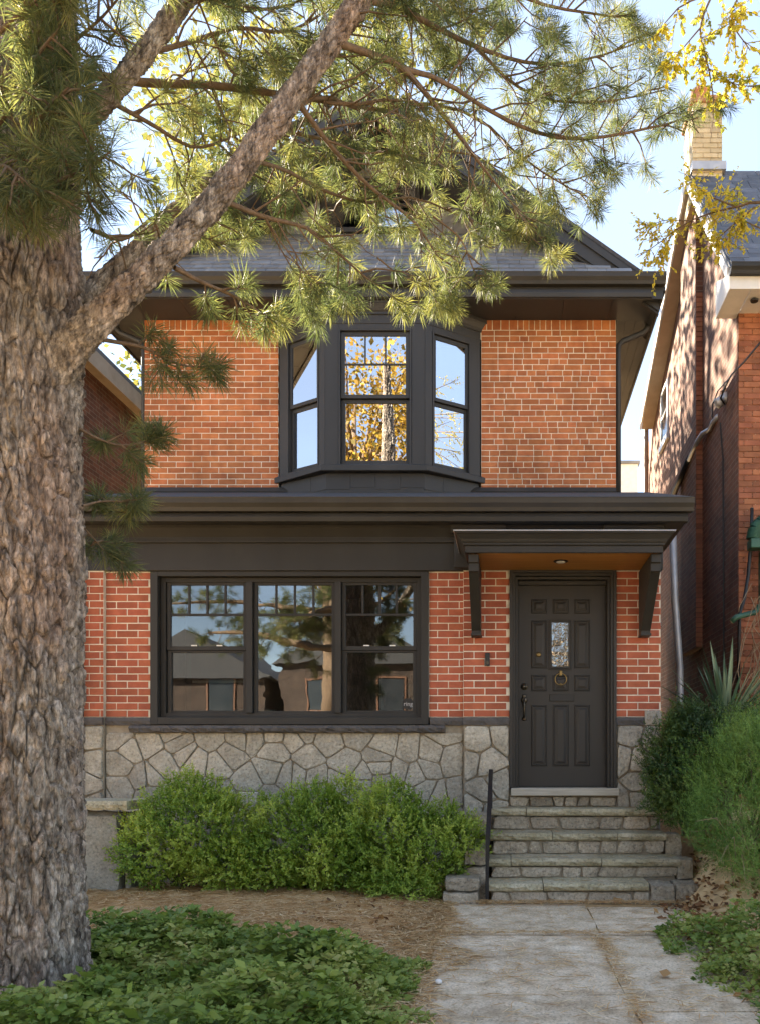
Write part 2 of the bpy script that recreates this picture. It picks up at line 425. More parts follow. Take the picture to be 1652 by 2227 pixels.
m, nt, b = new_mat('pine_bark')
vec = coords(nt, (1, 1, 0.28))
n1 = nd(nt, 'ShaderNodeTexNoise', Scale=24.0, Detail=9, Roughness=0.70); nt.links.new(vec, n1.inputs['Vector'])
r1 = ramp(nt, [(0.34, (0.060, 0.046, 0.036)), (0.44, (0.22, 0.180, 0.142)), (0.53, (0.37, 0.318, 0.262)), (0.66, (0.66, 0.59, 0.51))])
nt.links.new(n1.outputs['Fac'], r1.inputs['Fac'])
n2 = nd(nt, 'ShaderNodeTexNoise', Scale=3.0, Detail=4); nt.links.new(vec, n2.inputs['Vector'])
r2 = ramp(nt, [(0.40, (1.0, 1.0, 1.0)), (0.62, (1.25, 0.80, 0.62))]); nt.links.new(n2.outputs['Fac'], r2.inputs['Fac'])
mm = nt.nodes.new('ShaderNodeMixRGB'); mm.blend_type = 'MULTIPLY'; mm.inputs['Fac'].default_value = 0.35
nt.links.new(r1.outputs['Color'], mm.inputs['Color1']); nt.links.new(r2.outputs['Color'], mm.inputs['Color2'])
ng = nd(nt, 'ShaderNodeTexNoise', Scale=75.0, Detail=4, Roughness=0.7); nt.links.new(vec, ng.inputs['Vector'])
rg = ramp(nt, [(0.34, (0.45, 0.43, 0.42)), (0.5, (1.0, 1.0, 1.0)), (0.66, (1.4, 1.38, 1.35))]); nt.links.new(ng.outputs['Fac'], rg.inputs['Fac'])
mg = nt.nodes.new('ShaderNodeMixRGB'); mg.blend_type = 'MULTIPLY'; mg.inputs['Fac'].default_value = 1.0
nt.links.new(mm.outputs['Color'], mg.inputs['Color1']); nt.links.new(rg.outputs['Color'], mg.inputs['Color2'])
nt.links.new(mg.outputs['Color'], b.inputs['Base Color']); b.inputs['Roughness'].default_value = 0.92
n3 = nd(nt, 'ShaderNodeTexNoise', Scale=28.0, Detail=10, Roughness=0.72); nt.links.new(vec, n3.inputs['Vector'])
bp = nd(nt, 'ShaderNodeBump', Strength=1.0, Distance=0.035); nt.links.new(n3.outputs['Fac'], bp.inputs['Height'])
nt.links.new(bp.outputs['Normal'], b.inputs['Normal'])
M['bark'] = m
M['twig'] = surf('twig_bark', [(0.3, (0.095, 0.060, 0.036)), (0.7, (0.20, 0.135, 0.085))], 0.85, 30, bump=0.4)
M['stem'] = surf('shrub_stem', [(0.3, (0.07, 0.050, 0.034)), (0.7, (0.15, 0.11, 0.075))], 0.85, 30, bump=0.3)
M['dry_stem'] = surf('dry_stem', [(0.3, (0.22, 0.155, 0.095)), (0.7, (0.36, 0.27, 0.17))], 0.85, 30, bump=0.2)
M['needle'] = leaf_mat('pine_needle', [(0.0, (0.050, 0.075, 0.042)), (0.45, (0.105, 0.130, 0.062)), (0.75, (0.20, 0.205, 0.085)), (1.0, (0.30, 0.275, 0.105))], 0.38, 0.6, (1.5, 1.5, 1.0), .22)
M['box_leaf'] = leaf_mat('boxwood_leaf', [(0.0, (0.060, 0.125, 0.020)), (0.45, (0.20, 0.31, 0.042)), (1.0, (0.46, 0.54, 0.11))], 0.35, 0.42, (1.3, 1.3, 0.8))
M['cover_leaf'] = leaf_mat('cover_leaf', [(0.0, (0.040, 0.085, 0.016)), (0.45, (0.135, 0.215, 0.036)), (0.8, (0.27, 0.34, 0.07)), (1.0, (0.44, 0.44, 0.15))], 0.3, 0.45)
M['juniper'] = leaf_mat('juniper_leaf', [(0.0, (0.055, 0.125, 0.028)), (0.5, (0.135, 0.260, 0.050)), (1.0, (0.27, 0.40, 0.09))], 0.3, 0.5)
M['yew'] = leaf_mat('yew_leaf', [(0.0, (0.020, 0.048, 0.014)), (0.6, (0.055, 0.110, 0.026)), (1.0, (0.14, 0.21, 0.05))], 0.25, 0.4)
M['yellow_leaf'] = leaf_mat('yellow_leaf', [(0.0, (0.30, 0.34, 0.06)), (0.4, (0.64, 0.54, 0.07)), (1.0, (0.84, 0.66, 0.08))], 0.6, 0.5)
M['gold_leaf'] = leaf_mat('gold_leaf', [(0.0, (0.14, 0.12, 0.025)), (0.5, (0.34, 0.21, 0.035)), (1.0, (0.52, 0.34, 0.05))], 0.4, 0.5)
M['olive_leaf'] = leaf_mat('olive_leaf', [(0.0, (0.10, 0.12, 0.03)), (0.5, (0.21, 0.21, 0.05)), (1.0, (0.36, 0.32, 0.08))], 0.35, 0.5)
M['yucca'] = leaf_mat('yucca_leaf', [(0.0, (0.050, 0.105, 0.060)), (0.6, (0.115, 0.20, 0.115)), (1.0, (0.26, 0.34, 0.20))], 0.15, 0.4)
M['straw'] = leaf_mat('dry_needle', [(0.0, (0.46, 0.25, 0.10)), (0.5, (0.74, 0.49, 0.23)), (1.0, (0.92, 0.77, 0.50))], 0.15, 0.7)
M['dead_leaf'] = leaf_mat('dead_leaf', [(0.0, (0.10, 0.045, 0.022)), (0.5, (0.25, 0.115, 0.045)), (1.0, (0.45, 0.27, 0.11))], 0.2, 0.7)

# ------------------------------------------------------------------ ground, path, street
def sstep(a, b, x):
    t = np.clip((x - a) / (b - a), 0, 1)
    return t * t * (3 - 2 * t)

def vnoise(u, v, seed=0):
    """smooth value noise of two coordinates"""
    t = np.random.default_rng(seed).random((64, 64))
    iu = np.floor(u).astype(int); iv = np.floor(v).astype(int)
    fu = u - iu; fv = v - iv
    fu = fu * fu * (3 - 2 * fu); fv = fv * fv * (3 - 2 * fv)
    g = lambda a, b: t[a % 64, b % 64]
    return (g(iu, iv) * (1 - fu) + g(iu + 1, iv) * fu) * (1 - fv) + (g(iu, iv + 1) * (1 - fu) + g(iu + 1, iv + 1) * fu) * fv

def gh(x, y):
    """height of the ground"""
    x = np.asarray(x, dtype=float); y = np.asarray(y, dtype=float)
    near = sstep(2.0, 3.5, y) * (1 - sstep(9, 12, y))
    h = near * (0.05 * (vnoise(x * 1.7, y * 1.7, 3) - 0.5) + 0.03 * (vnoise(x * 5, y * 5, 4) - 0.5))
    h = h * sstep(0.0, 0.35, np.maximum(np.abs(x - 0.45) - 0.95, 0))
    h += 0.62 * sstep(1.42, 2.1, x) * sstep(5.9, 7.6, y) * (1 - sstep(30, 40, y))
    h += 0.07 * sstep(-0.55, -1.1, x) * sstep(3.0, 4.0, y) * (1 - sstep(7.8, 8.1, y))
    return h - 0.012

gx = np.concatenate([-np.geomspace(400, 6.2, 26), np.linspace(-6, 4, 126), np.geomspace(4.2, 400, 28)])
gy = np.concatenate([-np.geomspace(400, 2.2, 26), np.linspace(-2, 12, 150), np.geomspace(12.3, 400, 28)])
GX, GY = np.meshgrid(gx, gy)
GZ = gh(GX, GY)
nv = np.stack([GX, GY, GZ], -1).reshape(-1, 3)
w_ = len(gx); h_ = len(gy)
ii, jj = np.meshgrid(np.arange(w_ - 1), np.arange(h_ - 1))
a_ = (jj * w_ + ii).ravel()
tag(np_mesh('ground', nv, np.stack([a_, a_ + 1, a_ + 1 + w_, a_ + w_], 1), M['soil'], smooth=True), kind='structure')

# garden path of concrete slabs
path = tag(MB().box(-0.52, 1.46, -2.0, 6.95, -0.10, -0.002).build('path', M['soil']), kind='structure')
def slab(x0, x1, y0, y1, z=0.022, tilt=0.0):
    mb = MB(); n = 10; k = 10
    rnd = random.Random(int((x0 * 13 + y0 * 7) * 100))
    xs = [x0 + (x1 - x0) * i / n for i in range(n + 1)]; ys = [y0 + (y1 - y0) * i / k for i in range(k + 1)]
    for j, y in enumerate(ys):
        for i, x in enumerate(xs):
            e = 0.006 if (i in (0, n) or j in (0, k)) else 0
            mb.v.append((x + (rnd.uniform(-0.008, 0.008) if i in (0, n) else 0), y + (rnd.uniform(-0.006, 0.006) if j in (0, k) else 0),
                         z + tilt * (x - x0) + rnd.uniform(-0.0015, 0.0015) - e))
    for j in range(k):
        for i in range(n):
            q = j * (n + 1) + i; mb.f.append((q, q + 1, q + n + 2, q + n + 1))
    b0 = len(mb.v)
    ring = [i for i in range(n + 1)] + [j * (n + 1) + n for j in range(1, k + 1)] + [k * (n + 1) + i for i in range(n - 1, -1, -1)] + [j * (n + 1) for j in range(k - 1, 0, -1)]
    for q in ring: mb.v.append((mb.v[q][0], mb.v[q][1], -0.05))
    L = len(ring)
    for q in range(L): mb.f.append((ring[q], b0 + q, b0 + (q + 1) % L, ring[(q + 1) % L]))
    return mb.build('slab', M['path'], path, smooth=False)
slab(-0.50, 0.632, 5.712, 6.93, .021); slab(-0.50, 0.597, 4.272, 5.704, 0.021); slab(-0.50, 0.612, 2.60, 4.264, 0.0205); slab(-0.5, 0.6, 0.9, 2.58)
slab(0.64, 1.44, 5.72, 6.80, 0.020, 0.002); slab(0.605, 1.40, 4.0, 5.705, 0.019); slab(0.62, 1.36, 2.2, 3.985, 0.018)

tag(MB().box(-60, 60, -3.6, -2.0, -0.10, 0.02).build('sidewalk', M['sidewalk']), kind='structure')
tag(MB().box(-60, 60, -12.0, -4.6, -0.12, -0.004).build('road', M['asphalt']), kind='structure')
kb = MB(); kb.box(-60, 60, -4.6, -4.45, -0.1, 0.10); kb.box(-60, 60, -12.15, -12.0, -0.1, 0.10)
tag(kb.build('kerb', M['sidewalk']), kind='structure')

# ------------------------------------------------------------------ the brick house
S1 = 8.2; S2 = 10.38
X1 = lambda x: (x - CX) * S1 / F
Z1 = lambda y: ZC - (y - HY) * S1 / F
X2 = lambda x: (x - CX) * S2 / F
Z2 = lambda y: ZC - (y - HY) * S2 / F
house = thing('brick_house', (-1.6, 8.2, 0), 'red brick two storey house with charcoal trim, bay window and gabled slate roof', 'house')

PL, PR = X1(187), X1(1433)              # porch ends
UL, UR = X2(315), X2(1338)              # upper storey ends
ZB0, ZB1 = Z1(1560), Z1(1243)           # brick band of the porch
YA, YB, YC = 8.16, 8.20, 8.145

# --- wall cores
for (xa, xb, ya, za, zb3) in ((PL, X1(230), YA, ZB0, ZB1), (X1(230), X1(329), YB, ZB0, ZB1), (X1(931), X1(1007), YB, ZB0, ZB1), (X1(1007), X1(1107), YC, ZB0, ZB1), (X1(1337), PR, YC, ZB0, ZB1)):
    MB().box(xa, xb, ya + .0045, 8.36, za, zb3).build('wall', M['mortar'], house)
base = MB()
base.box(PL, X1(230), YA + .012, 8.36, -0.2, ZB0 - .001); base.box(X1(230), X1(1007), YB + .012, 8.36, -0.2, ZB0 - .08)
base.box(X1(1007), X1(1107), YC + .012, 8.36, -0.2, ZB0 - .001); base.box(X1(1337), PR, YC + .012, 8.36, -0.2, ZB0 - .001)
base.box(X1(1107), X1(1337), YC + .012, 8.36, -0.2, Z1(1712) - .03)
base.build('foundation', M['stone_joint'], house)
sidew = MB()
sidew.box(PR - .16, PR - .004, 8.37, S2, -0.2, 3.6); sidew.box(PL + .004, PL + .16, 8.37, S2, -0.2, 3.6)
sidew.box(UR - .2, UR - .002, S2 + .21, 16.8, -.2, 6.93); sidew.box(UL + .002, UL + .2, S2 + .21, 16.8, -.2, 6.93)
sidew.build('side_wall', M['nb_wall'], house)
back = MB(); back.box(UL, UR, 16.8, 17.0, -.2, 6.95); back.build('rear_wall', M['nb_wall_front'], house)
ZU0, ZU1 = 3.6, Z2(688)
for (xa, xb, za, zb3) in ((UL, X2(606), ZU0, ZU1), (X2(1045), UR, ZU0, ZU1), (X2(606), X2(1045), ZU0, 4.75), (X2(606), X2(1045), 6.66, ZU1)):
    MB().box(xa, xb, S2 + .0045, S2 + .2, za, zb3).build('wall', M['mortar'], house)

# --- bricks
CH, JT, PITCH = 0.0736, 0.0092, 0.2195
_brick_cache = {}
def brick_mesh(wd, hg, dp, mt):
    key = (round(wd, 3), round(hg, 3), dp, mt.name)
    if key not in _brick_cache:
        w2, h2, e = wd / 2, hg / 2, 0.003
        mb = MB(); n = 0
        ring = lambda y, i: [(-w2 + i, y, -h2 + i), (w2 - i, y, -h2 + i), (w2 - i, y, h2 - i), (-w2 + i, y, h2 - i)]
        mb.v = ring(dp, 0) + ring(e, 0) + ring(0, e)
        for a in (0, 4):
            for i in range(4):
                j = (i + 1) % 4; mb.f.append((a + i, a + j, a + 4 + j, a + 4 + i))
        mb.f.append((8, 9, 10, 11))
        _brick_cache[key] = mb.mesh('brick', mt)
    return _brick_cache[key]

def courses(x0, x1, z0, z1, offset=0.0, messy=0.0, rnd=None, ch=CH):
    """running bond as (xc, zc, w, h); messy = share of headers"""
    out = []; rnd = rnd or random.Random(1)
    n = int((z1 - z0) / ch + 0.35)
    for i in range(n):
        zc = z0 + (i + 0.5) * ch
        if zc + ch / 2 > z1 + 0.012: break
        if messy:
            x = x0; first = rnd.choice([0.1, 0.16, 0.208])
            while x < x1 - 0.02:
                wv = first if x == x0 else (rnd.choice([0.098, 0.105, 0.12]) if rnd.random() < messy else rnd.choice([0.19, 0.205, 0.215]))
                e = min(x + wv, x1)
                if x1 - e < 0.06: e = x1
                out.append(((x + e) / 2, zc, e - x, ch - JT)); x = e + JT
        else:
            x = x0 - (offset + (PITCH / 2 if i % 2 else 0)) % PITCH
            while x < x1:
                a = max(x, x0); e = min(x + PITCH - JT, x1)
                if e - a > 0.025: out.append(((a + e) / 2, zc, e - a, ch - JT))
                x += PITCH
    return out

def lay(bricks, yface, mt, parent, limit=10**9, name='brick', jitter=0.0022, dp=0.05, xdir=None):
    """bricks as single parts up to limit, the rest joined"""
    rest = []
    for i, (xc, zc, w, h) in enumerate(bricks):
        if i < limit:
            o = link(bpy.data.objects.new(name, brick_mesh(round(w, 3), round(h, 3), dp, mt)))
            o.location = (xc, yface + random.uniform(-jitter, jitter), zc)
            o.rotation_euler = (0, random.uniform(-.004, .004), random.uniform(-.004, .004))
            adopt(o, parent)
        else: rest.append((xc, zc, w, h))
    if rest:
        mb = MB()
        for xc, zc, w, h in rest:
            j = random.uniform(-jitter, jitter)
            n = len(mb.v); e = .003
            for (i_, y) in ((0, dp), (0, e), (e, 0)):
                mb.v += [(xc - w / 2 + i_, yface + y + j, zc - h / 2 + i_), (xc + w / 2 - i_, yface + y + j, zc - h / 2 + i_), (xc + w / 2 - i_, yface + y + j, zc + h / 2 - i_), (xc - w / 2 + i_, yface + y + j, zc + h / 2 - i_)]
            for a in (0, 4):
                for q in range(4):
                    r = (q + 1) % 4; mb.f.append((n + a + q, n + a + r, n + a + 4 + r, n + a + 4 + q))
            mb.f.append((n + 8, n + 9, n + 10, n + 11))
        o = link(bpy.data.objects.new('brickwork', mb.mesh('brickwork', mt))); adopt(o, parent)
        tag(o, kind='stuff')
    return min(len(bricks), limit)

used = 0
used += lay(courses(PL, X1(229.5), ZB0, ZB1, 0.05), YA, M['brick_porch'], house)
used += lay(courses(X1(231), X1(328.5), ZB0, ZB1, 0.0), YB, M['brick_porch'], house)
used += lay(courses(X1(932), X1(1006), ZB0, ZB1, 0.02), YB, M['brick_porch'], house)
used += lay(courses(X1(1007.5), X1(1106.5), ZB0, ZB1, 0.11), YC, M['brick_porch'], house)
used += lay(courses(X1(1338), PR, ZB0, ZB1, 0.11), YC, M['brick_porch'], house)
rb = random.Random(5)
upper = []
zt = Z2(718)
nrow = int((zt - 4.55) / CH)
zlow = zt - nrow * CH
upper += courses(UL, X2(606), zlow, zt, 0.03)
upper += courses(X2(1045.5), UR, zlow, zt, 0, 0.45, rb)
for (xa, xb) in ((UL, X2(606)), (X2(1045.5), UR)):                 # the course standing on end under the eaves
    x = xa
    while x < xb - .03:
        wv = rb.choice([.062, .064, .1]) if rb.random() < .9 else .2
        e = min(x + wv, xb); upper.append(((x + e) / 2, (zt + Z2(691)) / 2, e - x, Z2(691) - zt - JT)); x = e + JT
upper.sort(key=lambda q: (q[1] < 4.62, q[1]))
lay(upper, S2, M['brick_upper'], house, limit=max(0, 300 - used))

# --- rubble stone of the foundation
def clip_half(poly, p, n):
    out = []
    for i in range(len(poly)):
        a, b_ = poly[i], poly[(i + 1) % len(poly)]
        da = (a[0] - p[0]) * n[0] + (a[1] - p[1]) * n[1]; db = (b_[0] - p[0]) * n[0] + (b_[1] - p[1]) * n[1]
        if da <= 0: out.append(a)
        if da * db < 0:
            t = da / (da - db); out.append((a[0] + (b_[0] - a[0]) * t, a[1] + (b_[1] - a[1]) * t))
    return out

def voronoi(x0, x1, z0, z1, nx, nz, rnd, jit=0.42):
    pts = []
    for j in range(nz):
        for i in range(nx):
            pts.append((x0 + (x1 - x0) * (i + .5 + (0.5 if j % 2 else 0) * 0.9 - .22 + rnd.uniform(-jit, jit)) / nx, z0 + (z1 - z0) * (j + .5 + rnd.uniform(-jit, jit)) / nz))
    cells = []
    for p in pts:
        poly = [(x0, z0), (x1, z0), (x1, z1), (x0, z1)]
        for q in pts:
            if q is p: continue
            dx, dz = q[0] - p[0], q[1] - p[1]
            if dx * dx + dz * dz > 4: continue
            poly = clip_half(poly, ((p[0] + q[0]) / 2, (p[1] + q[1]) / 2), (dx, dz))
            if len(poly) < 3: break
        if len(poly) >= 3: cells.append(poly)
    return cells

def shrink(poly, d):
    cx = sum(p[0] for p in poly) / len(poly); cz = sum(p[1] for p in poly) / len(poly)
    out = poly
    k = len(poly)
    for i in range(k):
        a, b_ = poly[i], poly[(i + 1) % k]
        ex, ez = b_[0] - a[0], b_[1] - a[1]; l = math.hypot(ex, ez)
        if l < 1e-6: continue
        n = (ez / l, -ex / l)
        out = clip_half(out, (a[0] - n[0] * d, a[1] - n[1] * d), n)
        if len(out) < 3: return []
    return out

def chamfer(poly, t=0.22, rnd=random):
    out = []
    k = len(poly)
    for i in range(k):
        p, a, b_ = poly[i], poly[i - 1], poly[(i + 1) % k]
        t1, t2 = t * rnd.uniform(.7, 1.2), t * rnd.uniform(.7, 1.2)
        out += [(p[0] + (a[0] - p[0]) * t1, p[1] + (a[1] - p[1]) * t1), (p[0] + (b_[0] - p[0]) * t2, p[1] + (b_[1] - p[1]) * t2)]
    return out

def stone_piece(poly, yface, mt, parent, rnd, gap=0.009, proud=0.024, name='stone', cham=.12):
    p0 = shrink(poly, gap)
    if len(p0) < 3: return None
    area = abs(sum(p0[i][0] * p0[(i + 1) % len(p0)][1] - p0[(i + 1) % len(p0)][0] * p0[i][1] for i in range(len(p0)))) / 2
    if area < 0.0022: return None
    p0 = chamfer(p0, cham, rnd)
    cx = sum(p[0] for p in p0) / len(p0); cz = sum(p[1] for p in p0) / len(p0)
    rings = [(1.0, 0.012), (0.985, -proud * .5), (0.93, -proud * rnd.uniform(.8, 1.0)), (0.55, -proud * rnd.uniform(.85, 1.25))]
    mb = MB(); k = len(p0)
    tx, tz = rnd.uniform(-.05, .05), rnd.uniform(-.05, .05)
    for sc, dy in rings:
        for (x, z) in p0:
            jx = rnd.uniform(-.004, .004) if sc < 1 else 0
            xx = cx + (x - cx) * sc + jx; zz = cz + (z - cz) * sc + (rnd.uniform(-.004, .004) if sc < 1 else 0)
            yy = yface + dy + ((xx - cx) * tx + (zz - cz) * tz if sc < .99 else 0) + (rnd.uniform(-.003, .003) if sc < .9 else 0)
            mb.v.append((xx, yy, zz))
    for r in range(len(rings) - 1):
        for i in range(k):
            j = (i + 1) % k; mb.f.append((r * k + i, r * k + j, (r + 1) * k + j, (r + 1) * k + i))
    mb.f.append(tuple((len(rings) - 1) * k + i for i in range(k)))
    return mb.build(name, mt, parent)

rs = random.Random(21)
zs0 = -0.03
for poly in voronoi(X1(231), X1(1006.5), zs0, Z1(1593), 18, 7, rs, .62): stone_piece(poly, YB, M['stone'], house, rs, 0.005, 0.014)
for poly in voronoi(PL, X1(229.5), zs0, ZB0 - .085, 1, 7, rs, .25): stone_piece(poly, YA, M['stone'], house, rs, 0.006, 0.02)
for poly in voronoi(X1(1008), X1(1107), 0.1, ZB0 - .085, 2, 6, rs, .3): stone_piece(poly, YC, M['stone'], house, rs, 0.006, 0.026)
for poly in voronoi(X1(1338), PR, 0.2, ZB0 - .085, 2, 6, rs, .3): stone_piece(poly, YC, M['stone'], house, rs, 0.006, 0.026)

# --- belt course and rock faced sill
def rough_slab(x0, x1, y0, y1, z0, z1, amp, n, seed, mt, name, parent):
    r = random.Random(seed); mb = MB(); k = 4
    for i in range(n + 1):
        x = x0 + (x1 - x0) * i / n
        mb.v.append((x, y1, z1))
        mb.v.append((x, y0 + r.uniform(0, amp), z1 - r.uniform(0, amp * .3)))
        mb.v.append((x, y0 - r.uniform(0, amp), z0 + (z1 - z0) * .6))
        mb.v.append((x, y0 + r.uniform(-amp * .5, amp), z0 + (z1 - z0) * .25))
        mb.v.append((x, y0 + r.uniform(amp * .4, amp * 1.5), z0 + r.uniform(0, amp * .6)))
        mb.v.append((x, y1, z0))
    for i in range(n):
        for q in range(6):
            a = i * 6 + q; b_ = i * 6 + (q + 1) % 6; mb.f.append((a, b_, b_ + 6, a + 6))
    mb.f.append((0, 5, 4, 3, 2, 1)); mb.f.append(tuple(n * 6 + q for q in range(6)))
    return mb.build(name, mt, parent)
zb = ZB0 - .084
rough_slab(PL - .01, X1(230) - .002, YA - .02, 8.3, zb, ZB0 - .003, .006, 8, 1, M['dark_stone'], 'belt_course', house)
rough_slab(X1(230) + .002, X1(329), YB - .02, 8.3, zb, ZB0 - .003, .006, 12, 2, M['dark_stone'], 'belt_course', house)
rough_slab(X1(934), X1(1007) - .002, YB - .02, 8.3, zb, ZB0 - .003, .006, 12, 3, M['dark_stone'], 'belt_course', house)
rough_slab(X1(1007) + .002, X1(1108), YC - .02, 8.3, zb, ZB0 - .003, .006, 14, 4, M['dark_stone'], 'belt_course', house)
rough_slab(X1(1337), X1(1397), YC - .02, 8.3, zb, ZB0 - .003, .006, 9, 6, M['dark_stone'], 'belt_course', house)
rough_slab(X1(1398.5), PR + .005, YC - .018, 8.3, zb, ZB0 + .065, .006, 6, 7, M['stone'], 'corner_block', house)
rough_slab(X1(288), X1(967), YB - .075, 8.3, Z1(1594), Z1(1578), .014, 90, 5, M['dark_stone'], 'window_sill', house)

# --- the triple porch window
UX, UY, UZ = Vector((1, 0, 0)), Vector((0, 1, 0)), Vector((0, 0, 1))
def rect_frame(mb, o, ux, uy, x0, x1, z0, z1, w, d0, d1, wt=None, wb=None):
    wt = wt or w; wb = wb or w
    mb.obox(o, ux, uy, UZ, x0, x0 + w, d0, d1, z0, z1); mb.obox(o, ux, uy, UZ, x1 - w, x1, d0, d1, z0, z1)
    mb.obox(o, ux, uy, UZ, x0 + w, x1 - w, d0, d1, z0, z0 + wb); mb.obox(o, ux, uy, UZ, x0 + w, x1 - w, d0, d1, z1 - wt, z1)
O0 = Vector((0, 0, 0))
win = MB()
rect_frame(win, O0, UX, UY, X1(329), X1(931), Z1(1576), ZB1, 0.075, YB - .022, YB + .05, wt=.05, wb=.075)
wf = win.build('porch_window', M['trim'], house, bevel=.004)
m2 = MB()
rect_frame(m2, O0, UX, UY, X1(345) + .001, X1(915) - .001, Z1(1560), Z1(1254), 0.05, YB + .052, YB + .15, wt=.045, wb=.045)
m2.box(X1(533.5), X1(547), YB + .03, YB + .15, Z1(1560) + .047, Z1(1254) - .047); m2.box(X1(727), X1(740), YB + .03, YB + .15, Z1(1560) + .047, Z1(1254) - .047)
m2.build('mullion_frame', M['trim'], wf, bevel=.003)
zt_, zb_ = Z1(1263), Z1(1555)
for (a, b_, hung) in ((357, 533, True), (547.5, 726.5, False), (740.5, 904, True)):
    xa, xb = X1(a) + .003, X1(b_) - .003
    s = MB()
    zm = Z1(1408)
    ym = YB + .07
    if hung:
        rect_frame(s, O0, UX, UY, xa, xb, zm - .02, zt_, .036, ym, ym + .035, wt=.03, wb=.042)
        rect_frame(s, O0, UX, UY, xa, xb, zb_, zm - .022, .040, ym + .012, ym + .05, wt=.02, wb=.05)
    else:
        rect_frame(s, O0, UX, UY, xa, xb, zb_, zt_, .036, ym, ym + .035, wt=.03, wb=.045)
    zh = Z1(1334)
    s.box(xa + .037, xb - .037, ym + .004, ym + .030, zh - .012, zh + .012)
    for k in (1, 2, 3):
        xm = xa + .036 + (xb - xa - .072) * k / 4
        s.box(xm - .011, xm + .011, ym + .006, ym + .028, zh + .013, zt_ - .031)
    so = s.build('sash', M['trim'], wf, bevel=.003)
    if hung:
        MB().box(xa + .03, xb - .03, ym + .016, ym + .020, zm + .02, zt_ - .025).build('pane', M['glass'], so)
        MB().box(xa + .03, xb - .03, ym + .033, ym + .037, zb_ + .045, zm - .04).build('pane', M['glass'], so)
        lk = MB(); lk.box((xa + xb) / 2 - .16, (xa + xb) / 2 - .10, ym - .006, ym + .0, zm + .022, zm + .034); lk.box((xa + xb) / 2 + .10, (xa + xb) / 2 + .16, ym - .006, ym, zm + .022, zm + .034)
        lk.build('sash_lock', M['white'], so)
        if a > 700:
            # alarm sticker in the corner of the pane
            cx_, cz_ = xb - .092, zb_ + .118
            oc = [(cx_ + .066 * math.cos(math.radians(22.5 + 45 * q)), ym + .0315, cz_ + .062 * math.sin(math.radians(22.5 + 45 * q))) for q in range(8)]
            MB().prism(oc, (0, -.001, 0)).build('sticker', M['black'], so)
            fc = bpy.data.curves.new('lettering', 'FONT'); fc.body = 'ring'; fc.size = .062; fc.align_x = 'CENTER'; fc.extrude = .0004
            tmp = bpy.data.objects.new('lettering', fc); link(tmp)
            bpy.context.view_layer.update()
            me = bpy.data.meshes.new_from_object(tmp.evaluated_get(bpy.context.evaluated_depsgraph_get()))
            bpy.data.objects.remove(tmp)
            me.transform(Matrix.Translation((cx_, ym + .0295, cz_ - .018)) @ Matrix.Rotation(math.radians(90), 4, 'X'))
            me.materials.clear(); me.materials.append(M['steel'])
            adopt(link(bpy.data.objects.new('lettering', me)), so)
    else:
        MB().box(xa + .03, xb - .03, ym + .016, ym + .020, zb_ + .04, zt_ - .025).build('pane', M['glass_wavy'], so)

# --- room behind the porch window
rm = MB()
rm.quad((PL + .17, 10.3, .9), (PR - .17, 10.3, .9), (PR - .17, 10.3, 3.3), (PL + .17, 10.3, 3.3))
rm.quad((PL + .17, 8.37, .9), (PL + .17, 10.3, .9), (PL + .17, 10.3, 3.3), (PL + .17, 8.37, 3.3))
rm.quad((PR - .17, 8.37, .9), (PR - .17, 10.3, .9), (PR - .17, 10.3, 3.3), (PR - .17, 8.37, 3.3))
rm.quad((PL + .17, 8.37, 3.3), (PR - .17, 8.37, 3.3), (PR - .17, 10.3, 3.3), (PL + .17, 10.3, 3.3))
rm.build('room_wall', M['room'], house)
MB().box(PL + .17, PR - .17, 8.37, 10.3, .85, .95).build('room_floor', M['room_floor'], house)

# --- entablature over the porch
en = MB()
en.box(PL - .03, X1(1007), YB - .045, YB + .15, ZB1, Z1(1181)); en.box(PL - .045, X1(1007), YB - .065, YB + .15, Z1(1181) + .0, 3.60)
en.box(X1(1007) + .002, PR + .02, YC - .035, YB + .15, ZB1, 3.598)
en.build('frieze_board', M['trim'], house, bevel=.006)
ml = MB()
ml.xprism(PL - .06, PR + .04, [(YB - .064, 3.50), (YB - .09, 3.53), (YB - .13, 3.575), (YB - .13, 3.604), (YB - .064, 3.604)])
ml.build('crown_moulding', M['trim'], house)
ml = MB(); ml.box(PL - .05, X1(1007), YB - .078, YB - .046, Z1(1181) - .014, Z1(1181) + .012); ml.build('frieze_moulding', M['trim'], house, bevel=.004)
for (a, b_) in ((988, 1092), (1315, 1428)):
    c = MB()
    xa, xb = X1(a), X1(b_)
    c.box(xa, xb, YC - .075, YC - .036, ZB1 + .01, 3.52)
    c.xprism(xa - .03, xb + .03, [(YC - .036, 3.52), (YC - .085, 3.52), (YC - .125, 3.575), (YC - .125, 3.597), (YC - .036, 3.597)])
    c.build('pilaster_cap', M['trim'], house, bevel=.004)

